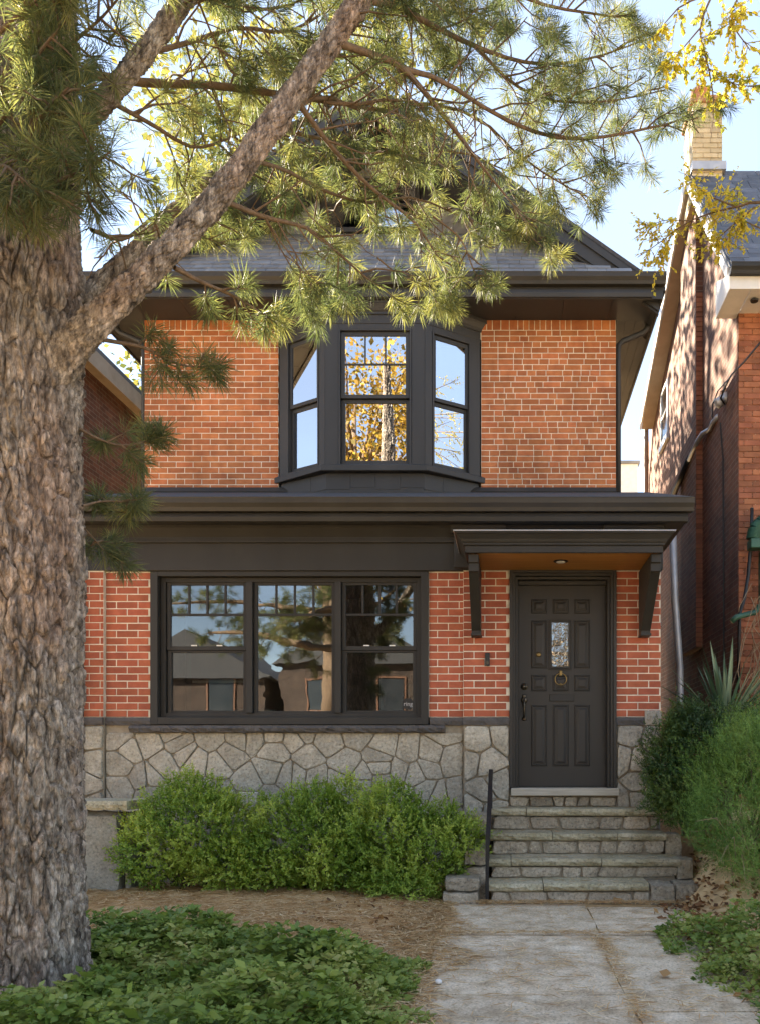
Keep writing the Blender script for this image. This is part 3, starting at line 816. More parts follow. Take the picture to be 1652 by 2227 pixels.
GL, GR = PL - .27, X1(1433) + .262
ez = Z2(0)
gut = MB()
def gutter_profile(yb, zt, d=.115, h=.12):
    return [(yb, zt - h), (yb - d * .62, zt - h), (yb - d * .72, zt - h * .72), (yb - d * .95, zt - h * .42), (yb - d, zt - h * .08), (yb - d * 1.04, zt), (yb - d * .9, zt), (yb - d * .86, zt - h * .3), (yb - .004, zt - h * .3), (yb, zt)]
gut.xprism(GL, GR, gutter_profile(7.89, 3.785))
gut.build('gutter', M['gutter'], house)
fa = MB(); fa.box(GL + .03, GR - .04, 7.892, 7.93, 3.575, 3.77); fa.xprism(GL + .02, GR - .05, [(7.89, 3.575), (7.865, 3.58), (7.855, 3.62), (7.865, 3.655), (7.89, 3.66)])
fa.build('fascia', M['trim'], house)
so_ = MB(); so_.box(GL + .03, GR - .04, 7.93, 8.30, 3.605, 3.62); so_.box(GR - .30, GR - .04, 8.30, S2, 3.605, 3.62); so_.box(GR - .075, GR - .04, 7.93, S2, 3.62, 3.74); so_.build('soffit', M['trim'], house)
rf = MB(); rf.xprism(GL - .005, GR + .005, [(7.80, 3.772), (7.80, 3.797), (S2 - .002, 4.69), (S2 - .002, 4.64)])
rf.xprism(GL + .01, GR - .05, [(7.95, 3.74), (7.95, 3.80), (S2 - .004, 4.64), (S2 - .004, 3.74)])
rf.build('porch_roof', M['roofing'], house)
fl = MB(); fl.xprism(UL, UR, [(S2 - .012, 4.655), (S2 - .05, 4.684), (S2 - .05, 4.69), (S2 - .012, 4.75)]); fl.build('flashing', M['gutter'], house)

# --- entrance canopy
cn = MB()
xa, xb = -.419, 1.386
yf = 7.37
prof = [(0.0, 3.150), (0.0, 3.205), (.018, 3.215), (.018, 3.228), (.03, 3.24), (.04, 3.262), (.075, 3.30), (.092, 3.305), (.092, 3.318)]
rings = []
for o_, z in prof: rings.append([(xa - o_, 8.14, z), (xa - o_, yf - o_, z), (xb + o_, yf - o_, z), (xb + o_, 8.14, z)])
for r in rings: cn.v += r
for i in range(len(rings) - 1):
    for q in range(3): cn.f.append((i * 4 + q, i * 4 + q + 1, i * 4 + q + 5, i * 4 + q + 4))
t_ = len(rings) * 4 - 4
cn.f.append((t_, t_ + 1, t_ + 2, t_ + 3))
cano = cn.build('canopy', M['trim'], house)
MB().box(xa - .102, xb + .102, yf - .102, 8.13, 3.319, 3.327).build('drip_edge', M['steel'], cano)
MB().box(xa + .03, xb - .03, yf + .03, 8.10, 3.158, 3.17).build('soffit', M['wood'], cano)
bd = MB()
bd.box(xa, xb, yf + .001, yf + .032, 3.148, 3.16); bd.box(xa, xa + .03, yf + .033, 8.12, 3.148, 3.16); bd.box(xb - .03, xb, yf + .033, 8.12, 3.148, 3.16); bd.build('soffit_frame', M['trim'], cano)
lc = (at(1218, 1218, 7.74).x, 7.74)
MB().lathe((lc[0], lc[1], 3.150), [(.062, 0), (.07, .004), (.07, .008)], 24).build('downlight', M['black'], cano, smooth=False)
MB().lathe((lc[0], lc[1], 3.146), [(.042, 0), (.046, .003)], 24).build('downlight_lens', M['lamp_lens'], cano)
for bx in (-.392, 1.288):
    k = MB()
    k.xprism(bx, bx + .093, [(8.135, 3.148), (7.43, 3.148), (7.43, 3.075), (7.445, 3.065), (7.445, 2.995), (7.475, 2.985), (7.99, 2.53), (7.99, 2.50), (8.135, 2.50)])
    k.build('bracket', M['trim'], cano, bevel=.004)
    k2 = MB(); k2.box(bx + .004, bx + .089, 7.421, 7.444, 3.072, 3.146); k2.box(bx - .006, bx + .099, 7.97, 8.14, 2.482, 2.505); k2.build('bracket_cap', M['trim'], cano, bevel=.003)

# --- the door
DU = .001132
dX = lambda z: .08 + (z - 290) * DU
dZ = lambda z: .982 + (2030 - z) * DU
YD = 8.285
door = MB().box(dX(286), dX(1076), YD, YD + .045, .975, dZ(212)).build('door', M['door'], house)
def raised(name, x0, x1, z0, z1, prof, m, parent, y=YD):
    mb = MB()
    for ins, pr in prof: mb.v += [(x0 + ins, y - pr, z0 + ins), (x1 - ins, y - pr, z0 + ins), (x1 - ins, y - pr, z1 - ins), (x0 + ins, y - pr, z1 - ins)]
    for i in range(len(prof) - 1):
        for q in range(4):
            r = (q + 1) % 4; mb.f.append((i * 4 + q, i * 4 + r, i * 4 + 4 + r, i * 4 + 4 + q))
    k = len(prof) * 4 - 4; mb.f.append((k, k + 1, k + 2, k + 3))
    return mb.build(name, m, parent)
PPROF = [(0, -.002), (0.002, .002), (.008, .010), (.014, .011), (.020, .002), (.028, .002), (.052, .012), (.053, .0125)]
cols = ((400, 545), (596, 742), (790, 935))
for (za, zb2) in ((335, 466), (1022, 1170), (1292, 1850)):
    for c0, c1 in cols: raised('panel', dX(c0), dX(c1), dZ(zb2), dZ(za), PPROF, M['door'], door)
for c0, c1 in (cols[0], cols[2]): raised('panel', dX(c0), dX(c1), dZ(962), dZ(528), PPROF, M['door'], door)
lf = MB(); rect_frame(lf, O0, UX, UY, dX(560), dX(766), dZ(976), dZ(520), .012, YD - .012, YD + .001); rect_frame(lf, O0, UX, UY, dX(560) + .013, dX(766) - .013, dZ(976) + .013, dZ(520) - .013, .014, YD - .020, YD + .001)
lf.build('light_frame', M['door'], door, bevel=.003)
gx0, gx1, gz0, gz1 = dX(586), dX(740), dZ(947), dZ(546)
MB().box(gx0 + .0025, gx1 - .0025, YD - .006, YD - .002, gz0 - .002 + .005, gz1 - .003).build('leaded_pane', M['leaded'], door)
MB().box(gx0 + .003, gx1 - .003, YD - .0012, YD - .0006, gz0 + .004, gz1 - .004).build('pane_backing', M['linen'], door)
cm = MB()
gcx, gw = (gx0 + gx1) / 2, (gx1 - gx0) / 2
zz = lambda t: gz0 + (gz1 - gz0) * t
def came(a, b_): cm.tube([(a[0], YD - .008, a[1]), (b_[0], YD - .008, b_[1])], .0022, 6)
q_ = gw * .62
came((gcx, zz(.95)), (gcx - q_, zz(.84))); came((gcx, zz(.95)), (gcx + q_, zz(.84))); came((gcx - q_, zz(.84)), (gcx - q_, zz(.18))); came((gcx + q_, zz(.84)), (gcx + q_, zz(.18)))
came((gcx, zz(.31)), (gcx - q_, zz(.18))); came((gcx, zz(.31)), (gcx + q_, zz(.18))); came((gcx, zz(.05)), (gcx - q_, zz(.18))); came((gcx, zz(.05)), (gcx + q_, zz(.18)))
came((gcx, zz(.31)), (gcx, zz(.73))); came((gcx, zz(.73)), (gcx - q_, zz(.84))); came((gcx, zz(.73)), (gcx + q_, zz(.84)))
came((gcx - q_, zz(.18)), (gx0 + .004, zz(.18))); came((gcx + q_, zz(.18)), (gx1 - .004, zz(.18))); came((gcx, zz(.05)), (gcx, zz(.0)))
cm.build('came', M['came'], door)
raised('mail_slot', dX(566), dX(792), dZ(1260), dZ(1196), [(0, -.001), (0.001, .010), (.004, .014)], M['trim'], door)
# ring knocker
kx, kz = dX(669), dZ(1062)
tor = [(kx + .059 * math.sin(a), YD - .022, kz + .059 * math.cos(a)) for a in [2 * math.pi * i / 32 for i in range(33)]]
MB().tube(tor, .0055, 8, cap=False).build('knocker_ring', M['brass'], door, smooth=True)
kb2 = MB(); kb2.box(kx - .014, kx + .014, YD - .032, YD, kz + .035, kz + .088); kb2.build('knocker_mount', M['brass'], door, bevel=.003)
MB().lathe((kx, YD, kz - .052), [(.018, 0), (.018, .008), (.012, .018), (.004, .02)], 16, (0, -1, 0)).build('knocker_stud', M['brass'], door, smooth=True)
MB().lathe((dX(468), YD - .011, dZ(838)), [(.026, -.01), (.027, .004), (.018, .012), (.010, .013)], 20, (0, -1, 0)).build('peephole', M['brass'], door, smooth=True)
hx = dX(338)
lk = MB(); lk.lathe((hx, YD, dZ(1128)), [(.036, 0), (.036, .006), (.028, .012), (.018, .014), (.016, .024), (.006, .025)], 20, (0, -1, 0)); lk.build('deadbolt', M['bronze'], door, smooth=True)
hd = MB(); hd.lathe((hx, YD, dZ(1250)), [(.033, 0), (.034, .006), (.022, .014), (.014, .016)], 20, (0, -1, 0)); hd.lathe((hx, YD, dZ(1418)), [(.024, 0), (.024, .006), (.012, .014)], 16, (0, -1, 0))
hd.lathe((hx, YD, dZ(1215)), [(.022, 0), (.022, .005), (.012, .010)], 16, (0, -1, 0)); hd.lathe((hx, YD, dZ(1290)), [(.02, 0), (.02, .005), (.01, .010)], 16, (0, -1, 0))
hd.build('handle_plate', M['bronze'], door, smooth=True)
MB().tube([(hx, YD - .012, dZ(1240)), (hx, YD - .045, dZ(1262)), (hx, YD - .055, dZ(1300)), (hx, YD - .052, dZ(1350)), (hx, YD - .035, dZ(1395)), (hx, YD - .012, dZ(1415))], [.009, .010, .012, .0105, .009, .008], 8).build('door_handle', M['bronze'], door, smooth=True)
df = MB()
fx0, fx1, fz0, fz1 = X1(1107), X1(1337), Z1(1712), ZB1
for (ins, y0, w) in ((0, YC - .03, .030), (.031, YC - .012, .026), (.058, YC + .03, .026)):
    for (a, b_) in ((fx0 + ins, fx0 + ins + w), (fx1 - ins - w, fx1 - ins)): df.box(a, b_, y0, YD + .05, fz0 + .001, fz1 - ins)
    df.box(fx0 + ins + w, fx1 - ins - w, y0, YD + .05, fz1 - ins - w, fz1 - ins - .001)
df.box(fx0 + .085, dX(285), YD - .035, YD + .05, fz0 + .001, fz1 - .085); df.box(dX(1077), fx1 - .085, YD - .035, YD + .05, fz0 + .001, fz1 - .085)
df.box(dX(285) + .001, dX(1077) - .001, YD - .035, YD + .05, dZ(210), fz1 - .086)
df.build('door_frame', M['door'], house, bevel=.003)
MB().box(dX(286), dX(1076), YD - .02, YD + .04, .955, .973).build('sweep', M['bronze'], door)
MB().box(X1(1110), X1(1341), YC - .10, 8.33, Z1(1729), Z1(1713)).build('threshold', M['threshold'], house, bevel=.006)

# doorbell
bl = MB().box(X1(1054), X1(1064), YC - .028, YC - .001, Z1(1450), Z1(1422)).build('doorbell', M['black'], house, bevel=.004)
MB().lathe((X1(1059), YC - .0285, Z1(1443)), [(.016, 0), (.016, .002), (.013, .002)], 20, (0, -1, 0)).build('button', M['bronze'], bl)
MB().lathe((X1(1059), YC - .0285, Z1(1430)), [(.009, 0), (.009, .001)], 16, (0, -1, 0)).build('lens', M['pane_dark'], bl)

# --- eaves of the upper storey
EL, ER = -5.30, 1.88
AX = (EL + ER) / 2
HS = (ER - EL) / 2
SL = 0.70
ZE = 7.02
roofz = lambda x: ZE + SL * (HS - abs(x - AX))
g2 = MB(); g2.xprism(EL, ER, gutter_profile(9.86, 7.15, .115, .125)); g2.build('gutter', M['gutter'], house)
f2 = MB(); f2.box(EL + .02, ER - .02, 9.862, 9.89, 6.885, 7.14); f2.xprism(EL + .02, ER - .16, [(9.862, 6.89), (9.835, 6.895), (9.825, 6.94), (9.835, 6.985), (9.862, 6.99)])
f2.box(ER - .045, ER - .018, 9.891, 17.2, 6.885, 7.08); f2.box(EL + .018, EL + .045, 9.891, 17.2, 6.885, 7.08)
f2.build('fascia', M['trim_up'], house)
s2 = MB()
nb_ = 12
for i in range(nb_):
    xa_ = EL + .05 + (ER - EL - .1) * i / nb_; s2.box(xa_ + .002, xa_ + (ER - EL - .1) / nb_ - .002, 9.892, S2 + .02, 6.905, 6.925)
for i in range(4):
    s2.box(UR + .02 + i * .118, UR + .135 + i * .118, S2 + .022, 17.2, 6.905, 6.925)
s2.box(EL + .05, UL - .02, S2 + .022, 17.2, 6.905, 6.925)
s2.build('soffit', M['trim_up'], house)
fz = MB(); fz.box(UL, X2(606), S2 - .03, S2 - .001, Z2(691), 6.903); fz.box(X2(1045), UR + .015, S2 - .03, S2 - .001, Z2(691), 6.903); fz.build('frieze_board', M['trim_up'], house)
for sgn, xw in ((1, UR), (-1, UL)):
    d = MB()
    d.tube([(xw + sgn * .43, 10.5, 6.98), (xw + sgn * .42, 10.5, 6.86), (xw + sgn * .36, 10.5, 6.80), (xw + sgn * .10, 10.47, 6.68), (xw + sgn * .045, 10.46, 6.62), (xw + sgn * .04, 10.46, 6.5), (xw + sgn * .04, 10.46, 4.4)], .036, 10)
    d.build('downspout', M['trim_up'], house, smooth=True)

# --- main roof, rakes, gable
YR0, YR1 = 9.93, 17.3
mr = MB()
for sgn in (1, -1):
    e = HS * sgn
    poly = [(AX, YR0, roofz(AX) + .0), (AX + e + sgn * .02, YR0, ZE - .014), (AX + e + sgn * .02, YR0, ZE + .05), (AX, YR0, roofz(AX) + .065)]
    mr.prism(poly, (0, YR1 - YR0, 0))
mr.build('roof', M['roofing'], house)
rk = MB()
for sgn in (1, -1):
    def rp(t, d): return (AX + sgn * HS * t, roofz(AX + HS * t) - d)
    for (y0, y1, d0, d1) in ((9.955, 9.985, -.005, .27), (9.93, 9.957, -.01, .10), (9.985, 10.04, .27, .30)):
        a, b_, c, d = rp(0, d0), rp(.985, d0), rp(.985, d1), rp(0, d1)
        rk.prism([(a[0], y0, a[1]), (b_[0], y0, b_[1]), (c[0], y0, c[1]), (d[0], y0, d[1])], (0, y1 - y0, 0))
rk.build('rake_board', M['trim_up'], house)
YG = 10.80
sf = MB()
for sgn in (1, -1):
    a = (AX, roofz(AX) - .20); b_ = (AX + sgn * HS * .98, roofz(AX + HS * .98) - .20)
    sf.prism([(a[0], 9.99, a[1]), (b_[0], 9.99, b_[1]), (b_[0], 9.99, b_[1] + .03), (a[0], 9.99, a[1] + .03)], (0, YG - 9.99, 0))
sf.build('rake_soffit', M['trim_up'], house)
gb = MB(); gb.prism([(EL + .5, YG + .012, 7.1), (ER - .5, YG + .012, 7.1), (AX + .1, YG + .012, roofz(AX) - .2), (AX - .1, YG + .012, roofz(AX) - .2)], (0, .15, 0)); gb.build('gable_wall', M['trim_up'], house)

PA, PB = (9.80, 7.165), (YG, 8.28)
plen = math.hypot(PB[0] - PA[0], PB[1] - PA[1])
pd = Vector((0, (PB[0] - PA[0]) / plen, (PB[1] - PA[1]) / plen)); pn = Vector((0, -pd.z, pd.y))
hb = HS - .2; ht = HS - (PB[1] - ZE) / SL - .05
pr_ = MB()
for yy, zz_, hh in ((PA[0], PA[1] - .035, hb), (PB[0], PB[1], ht), (YG, 7.1, hb), (9.86, 7.1, hb)): pr_.v += [(AX - hh, yy, zz_), (AX + hh, yy, zz_)]
pr_.f = [(0, 1, 3, 2), (2, 3, 5, 4), (4, 5, 7, 6), (6, 7, 1, 0), (0, 2, 4, 6), (1, 7, 5, 3)]
pr_.build('pent_roof', M['roofing'], house)
rsg = random.Random(9)
ncr = 10; expo = plen / ncr
def slate_piece(o, ux, uv, un, w, l, th, m, parent, name, lift, rnd):
    mb = MB(); j = lambda: rnd.uniform(-.006, .006)
    A = o; B = o + ux * w
    pts = [A + uv * j(), B + uv * j(), B + uv * (l), A + uv * (l)]
    top = [pts[0] + un * (lift + th), pts[1] + un * (lift + th + rnd.uniform(-.002, .002)), pts[2] + un * th * .4, pts[3] + un * th * .4]
    bot = [pts[0] + un * lift, pts[1] + un * lift, pts[2], pts[3]]
    mb.v = [tuple(p) for p in bot + top]
    for q in ((4, 5, 6, 7), (0, 1, 5, 4), (1, 2, 6, 5), (3, 0, 4, 7)): mb.f.append(q)
    return mb.build(name, m, parent)
for r in range(ncr):
    zc = PA[1] + pd.z * expo * (r + .5)
    half = HS - (zc - ZE) / SL - .22
    x = AX - half - rsg.uniform(0, .2)
    while x < AX + half:
        w = rsg.choice([.16, .2, .23, .27, .31])
        if x > -5.0:
            slate_piece(Vector((x + .002, PA[0], PA[1])) + pd * (expo * r - .012), UX, pd, pn, w - .005, expo * 1.12, .009, M['slate'], house, 'slate', .006, rsg)
        x += w
# shingles and windows of the gable wall
gwin = [(-2.52, -1.93), (-1.83, -1.22)]
for r in range(9):
    z = 8.28 + r * .15
    half = (HS - (z + .15 - ZE) / SL) - .10
    x = AX - half - rsg.uniform(0, .2)
    while x < AX + half:
        w = rsg.uniform(.17, .24)
        if not any(a - .08 < x + w / 2 < b_ + .08 and z < 9.0 for a, b_ in gwin) and half > .1:
            slate_piece(Vector((x, YG + .004, z)), UX, UZ, Vector((0, -1, 0)), w - .005, .16, .008, M['slate'], house, 'wall_shingle', .008, rsg)
        x += w
for a, b_ in gwin:
    wm = MB(); rect_frame(wm, O0, UX, UY, a, b_, 8.30, 9.02, .06, YG - .03, YG + .02); wm.box(a + .06, b_ - .06, YG - .015, YG + .012, 8.65, 8.69)
    wo = wm.build('gable_window', M['trim_up'], house)
    MB().box(a + .05, b_ - .05, YG + .0, YG + .004, 8.35, 8.98).build('pane', M['glass_up'], wo)

# --- bay window
L0, L1, R1, R0 = Vector((X2(608), S2, 0)), Vector(((707 - CX) * 9.97 / F, 9.97, 0)), Vector(((923 - CX) * 9.97 / F, 9.97, 0)), Vector((X2(1043), S2, 0))
def bay_ring(off, z):
    k = off
    return [(L0.x - k * 1.1, S2 + .005, z), (L1.x - k * .55, 9.97 - k, z), (R1.x + k * .55, 9.97 - k, z), (R0.x + k * 1.1, S2 + .005, z)]
def bay_solid(name, levels, m, parent):
    mb = MB()
    for off, z in levels: mb.v += bay_ring(off, z)
    n = len(levels)
    for i in range(n - 1):
        for q in range(4):
            r = (q + 1) % 4; mb.f.append((i * 4 + q, i * 4 + r, i * 4 + 4 + r, i * 4 + 4 + q))
    mb.f.append((0, 1, 2, 3)); k = n * 4 - 4; mb.f.append((k, k + 1, k + 2, k + 3))
    return mb.build(name, m, parent)
bay = bay_solid('bay_window', [(-.03, 4.40), (-.03, 4.80)], M['trim_up'], house)
bay_solid('bay_sill', [(.055, 4.803), (.062, 4.81), (.062, 4.872), (.05, 4.883)], M['trim_up'], bay)
bay_solid('bay_head', [(.0, 6.64), (.004, 6.645), (.004, 6.745), (.02, 6.75), (.02, 6.775), (.035, 6.79), (.07, 6.85), (.08, 6.86), (.08, 6.904)], M['trim_up'], bay)
def panel_frame(A, B):
    d = (B - A); w = d.length; u = d.normalized(); n = u.cross(UZ).normalized()
    if n.y > 0: n = -n
    return A, u, -n, w          # local y points inwards
ZS, ZH = 4.884, 6.639
def bay_panel(A, B, pl, prr, grid):
    o, u, v, w = panel_frame(A, B)
    st = MB(); st.obox(o, u, v, UZ, 0.002, pl, 0, .12, ZS, ZH); st.obox(o, u, v, UZ, w - prr, w - .002, 0, .12, ZS, ZH)
    st.obox(o, u, v, UZ, pl, w - prr, .0, .12, 6.575, ZH)
    st.build('corner_post', M['trim_up'], bay, bevel=.004)
    s = MB()
    x0, x1 = pl + .002, w - prr - .002
    rect_frame(s, o, u, v, x0, x1, ZS + .002, 6.573, .022, -.008, .10, wt=.02, wb=.02)
    xi0, xi1 = x0 + .024, x1 - .024
    zm = 5.75
    sw = .05 if grid else .035
    rect_frame(s, o, u, v, xi0, xi1, zm - .022, 6.55, sw, .022, .055, wt=.05, wb=.045)
    rect_frame(s, o, u, v, xi0, xi1, ZS + .024, zm - .024, sw, .058, .092, wt=.045, wb=.06)
    if grid:
        gw0, gw1 = xi0 + sw, xi1 - sw; zh = 6.15
        s.obox(o, u, v, UZ, gw0, gw1, .026, .05, zh - .010, zh + .010)
        for k in (1, 2):
            xm = gw0 + (gw1 - gw0) * k / 3; s.obox(o, u, v, UZ, xm - .010, xm + .010, .028, .048, zh + .011, 6.499)
    so = s.build('sash', M['trim_up'], bay, bevel=.003)
    MB().obox(o, u, v, UZ, xi0 + sw - .008, xi1 - sw + .008, .036, .040, zm + .015, 6.507).build('pane', M['glass_up'], so)
    MB().obox(o, u, v, UZ, xi0 + sw - .008, xi1 - sw + .008, .072, .076, ZS + .078, zm - .062).build('pane', M['glass_up'], so)
bay_panel(L1, R1, .165, .165, True)
bay_panel(L0, L1, .14, .10, False)
bay_panel(R1, R0, .10, .14, False)
# boards of the apron
for (A, B, k) in ((L1, R1, 4), (L0, L1, 3), (R1, R0, 3)):
    o, u, v, w = panel_frame(A, B)
    for i in range(k):
        MB().obox(o, u, v, UZ, w * i / k + .003, w * (i + 1) / k - .003, -.004 + .03, .06, 4.60 + (.02 if i % 2 else 0), 4.795).build('apron_board', M['trim_up'], bay, bevel=.003)
br = MB()
br.box(X2(610), X2(1041), 12.9, 13.0, 4.4, 6.9); br.box(X2(610) - .1, X2(610), S2 + .21, 12.9, 4.4, 6.9); br.box(X2(1041), X2(1041) + .1, S2 + .21, 12.9, 4.4, 6.9); br.box(X2(610), X2(1041), S2 + .21, 12.9, 4.5, 4.6); br.box(X2(610), X2(1041), S2 + .21, 12.9, 6.88, 6.9)
br.build('room_wall', M['room'], house)

# ------------------------------------------------------------------ stone steps
steps = thing('stone_steps', (.6, 7.5, 0), 'grey stone steps with mossy slab treads leading up to the dark front door', 'steps')
TZ = [.7765, .567, .360, .179]; TY = [7.85, 7.57, 7.29, 7.01]
TX = [(-.20, 1.455), (-.20, 1.46), (-.20, 1.53), (-.20, 1.20)]
sc_ = MB()
for z, y, (xa, xb) in zip(TZ, TY, TX):
    sc_.box(xa + .03, max(xb, 1.42) - .04, y + .06, 8.14 if y > 7.8 else y + .40, -.2, z - .08)
sc_.build('core', M['stone_joint'], steps)
rt = random.Random(33)
def riser_row(x0, x1, z0, z1, y, wmin, wmax):
    x = x0
    while x < x1 - .03:
        w = rt.uniform(wmin, wmax); e = min(x + w, x1)
        if x1 - e < .08: e = x1
        s1, s2 = rt.uniform(-.09, .09), rt.uniform(-.06, .09)
        poly = [(x + s1 * .3, z0), (e - s2 * .4, z0 + rt.uniform(0, .01)), (e + s2 * .4, z1 - rt.uniform(0, .012)), (x - s1 * .3, z1)]
        stone_piece(poly, y, M['step_stone'], steps, rt, .008, .022)
        x = e
riser_row(X1(1107), X1(1337), TZ[0], Z1(1730), YC - .02, .11, .26)
for i in range(4):
    zlo = TZ[i + 1] if i < 3 else -.01
    riser_row(TX[i][0] + .02, (TX[i][1] if i < 3 else 1.22) - .01, zlo, TZ[i] - .068, TY[i] + .055, .12, .40)
def tread(x0, x1, y, z, seed):
    r = random.Random(seed); mb = MB(); n = max(4, int((x1 - x0) / .05)); dp = .36
    for i in range(n + 1):
        x = x0 + (x1 - x0) * i / n + (r.uniform(-.006, .006) if 0 < i < n else 0)
        j = lambda a: r.uniform(-a, a)
        mb.v += [(x, y + dp, z + .004), (x, y + .10, z + j(.002)), (x, y + .012 + j(.006), z - .004 + j(.003)), (x, y + j(.010), z - .03 + j(.008)), (x, y + .010 + j(.010), z - .058 + j(.006)), (x, y + .03, z - .072), (x, y + dp, z - .07)]
    for i in range(n):
        for q in range(7):
            a, b_ = i * 7 + q, i * 7 + (q + 1) % 7; mb.f.append((a, b_, b_ + 7, a + 7))
    mb.f.append(tuple(range(6, -1, -1))); mb.f.append(tuple(n * 7 + q for q in range(7)))
    return mb.build('tread', M['tread'], steps)
cuts = [(.15,), (.39, 1.0), (-.0, .82), (.28,)]
sd = 50
for i in range(4):
    xs = [TX[i][0] - .01] + list(cuts[i]) + [TX[i][1]]
    for a, b_ in zip(xs[:-1], xs[1:]):
        tread(a + .003, b_ - .003, TY[i] - (.01 if sd % 2 else 0), TZ[i] + random.uniform(-.004, .004), sd); sd += 1
def block(x0, x1, y0, y1, z0, z1, seed, m=None, name='stone', parent=steps):
    r = random.Random(seed); bm = bmesh.new()
    bmesh.ops.create_cube(bm, size=1)
    bmesh.ops.subdivide_edges(bm, edges=bm.edges, cuts=3, use_grid_fill=True)
    sx, sy, sz = x1 - x0, y1 - y0, z1 - z0
    for v in bm.verts:
        c = v.co * 2
        f = 1 - .05 * (abs(c.x) ** 6 + abs(c.y) ** 6 + abs(c.z) ** 6)
        v.co = Vector(((x0 + x1) / 2 + v.co.x * sx * f, (y0 + y1) / 2 + v.co.y * sy * f, (z0 + z1) / 2 + v.co.z * sz * f)) + Vector([r.uniform(-1, 1) for _ in range(3)]) * min(sx, sy, sz) * .045
    me = bpy.data.meshes.new(name); bm.to_mesh(me); bm.free(); me.materials.append(m or M['step_stone'])
    return adopt(link(bpy.data.objects.new(name, me)), parent)
# cheek wall beside the shrubs, and loose blocks at the other end
block(-.60, -.27, 6.93, 7.25, -.05, .115, 1); block(-.585, -.26, 6.95, 7.30, .118, .235, 2)
block(-.44, -.215, 7.20, 7.62, -.05, .30, 3); block(-.43, -.215, 7.22, 7.60, .305, .46, 4)
block(-.44, -.215, 7.60, 8.12, -.05, .52, 5); block(-.43, -.22, 7.62, 8.10, .525, .74, 6)
block(1.21, 1.44, 7.02, 7.35, -.04, .17, 7); block(1.43, 1.66, 7.05, 7.4, .0, .17, 8); block(1.50, 1.66, 7.3, 7.6, .16, .36, 9); block(1.45, 1.62, 7.62, 7.9, .3, .56, 10)

# handrail
rail = thing('handrail', (-.2, 7.4, 0), 'thin black iron handrail with pickets beside the stone steps', 'railing')
rl = MB(); rl.box(-.222, -.192, 6.99, 7.02, -.02, .60); rl.build('post', M['iron'], rail)
rl = MB(); rl.box(-.207, -.182, 7.885, 7.91, .70, 1.13); rl.build('post', M['iron'], rail)
MB().xprism(-.218, -.178, [(6.97, .59), (7.93, 1.135), (7.93, 1.16), (6.97, .615)]).build('top_rail', M['iron'], rail)
MB().xprism(-.206, -.194, [(7.02, .26), (7.89, .80), (7.89, .82), (7.02, .28)]).build('bottom_rail', M['iron'], rail)
for i in range(5):
    y = 7.15 + i * .145; t = (y - 7.02) / .87
    MB().box(-.206, -.194, y - .006, y + .006, .27 + .54 * t, .61 + .53 * t).build('picket', M['iron'], rail)

# concrete gate pier by the corner
pier = thing('concrete_pier', (-4.2, 7.35, 0), 'low weathered concrete pier with rough cap beside the pine trunk', 'pier')
pY = 7.28
xa, xb = at(120, 0, pY).x, at(262, 0, pY).x
block(xa, xb, pY, pY + .4, -.1, .80, 14, M['concrete'], 'shaft', pier)
block(xb + .004, xb + .06, pY + .06, pY + .42, -.1, .80, 15, M['concrete'], 'buttress', pier)
rough_slab(xa - .03, at(282, 0, pY).x, pY - .05, pY + .45, .80, .885, .012, 24, 16, M['tread'], 'cap', pier)
dsp = MB(); dsp.box(PL - .075, PL - .004, 8.10, 8.17, -.02, 3.2); tag(dsp.build('downspout', M['trim']), 'dark square downspout at the corner beside the concrete pier', 'downspout')

# ------------------------------------------------------------------ things inside the porch room
def lamp_thing():
    t = thing('table_lamp', (-1.14, 9.3, 1.62), 'white figurine lamp on the cream cabinet behind the right sash', 'lamp')
    MB().lathe((-1.14, 9.3, 1.62), [(.05, 0), (.05, .02), (.02, .04), (.03, .12), (.045, .2), (.02, .28), (.012, .36)], 14).build('stand', M['white'], t, smooth=True)
    MB().lathe((-1.14, 9.3, 1.98), [(.10, 0), (.07, .14)], 18).build('shade', M['linen'], t, smooth=True)
lamp_thing()
cab = thing('cabinet', (-1.1, 9.3, .95), 'cream painted cabinet standing inside behind the right sash', 'cabinet')
MB().box(-1.42, -.80, 9.12, 9.55, .951, 1.60).build('body', M['cream'], cab); MB().box(-1.45, -.77, 9.09, 9.57, 1.601, 1.62).build('top', M['cream'], cab)
MB().box(-1.12, -.84, 9.10, 9.119, 1.0, 1.50).build('door', M['white'], cab)
arm = thing('armchair', (-3.1, 9.1, .95), 'pale upholstered armchair inside behind the left sash', 'chair')
block(-3.35, -2.72, 8.85, 9.45, .955, 1.35, 3, M['linen'], 'seat', arm); block(-3.35, -2.72, 9.36, 9.58, 1.34, 1.86, 4, M['linen'], 'backrest', arm); block(-3.48, -3.36, 8.85, 9.5, .955, 1.55, 5, M['linen'], 'armrest', arm); block(-2.71, -2.6, 8.85, 9.5, .955, 1.55, 6, M['linen'], 'armrest', arm)
bk = thing('bookcase', (-3.9, 10.1, .95), 'tall brown bookcase against the back wall of the porch room', 'bookcase')
MB().box(-3.95, -3.2, 10.0, 10.28, .951, 2.6).build('carcass', M['furniture'], bk)
for i in range(4): MB().box(-3.93, -3.22, 9.98, 9.999, 1.0 + i * .4, 1.03 + i * .4).build('shelf', M['cream'], bk)

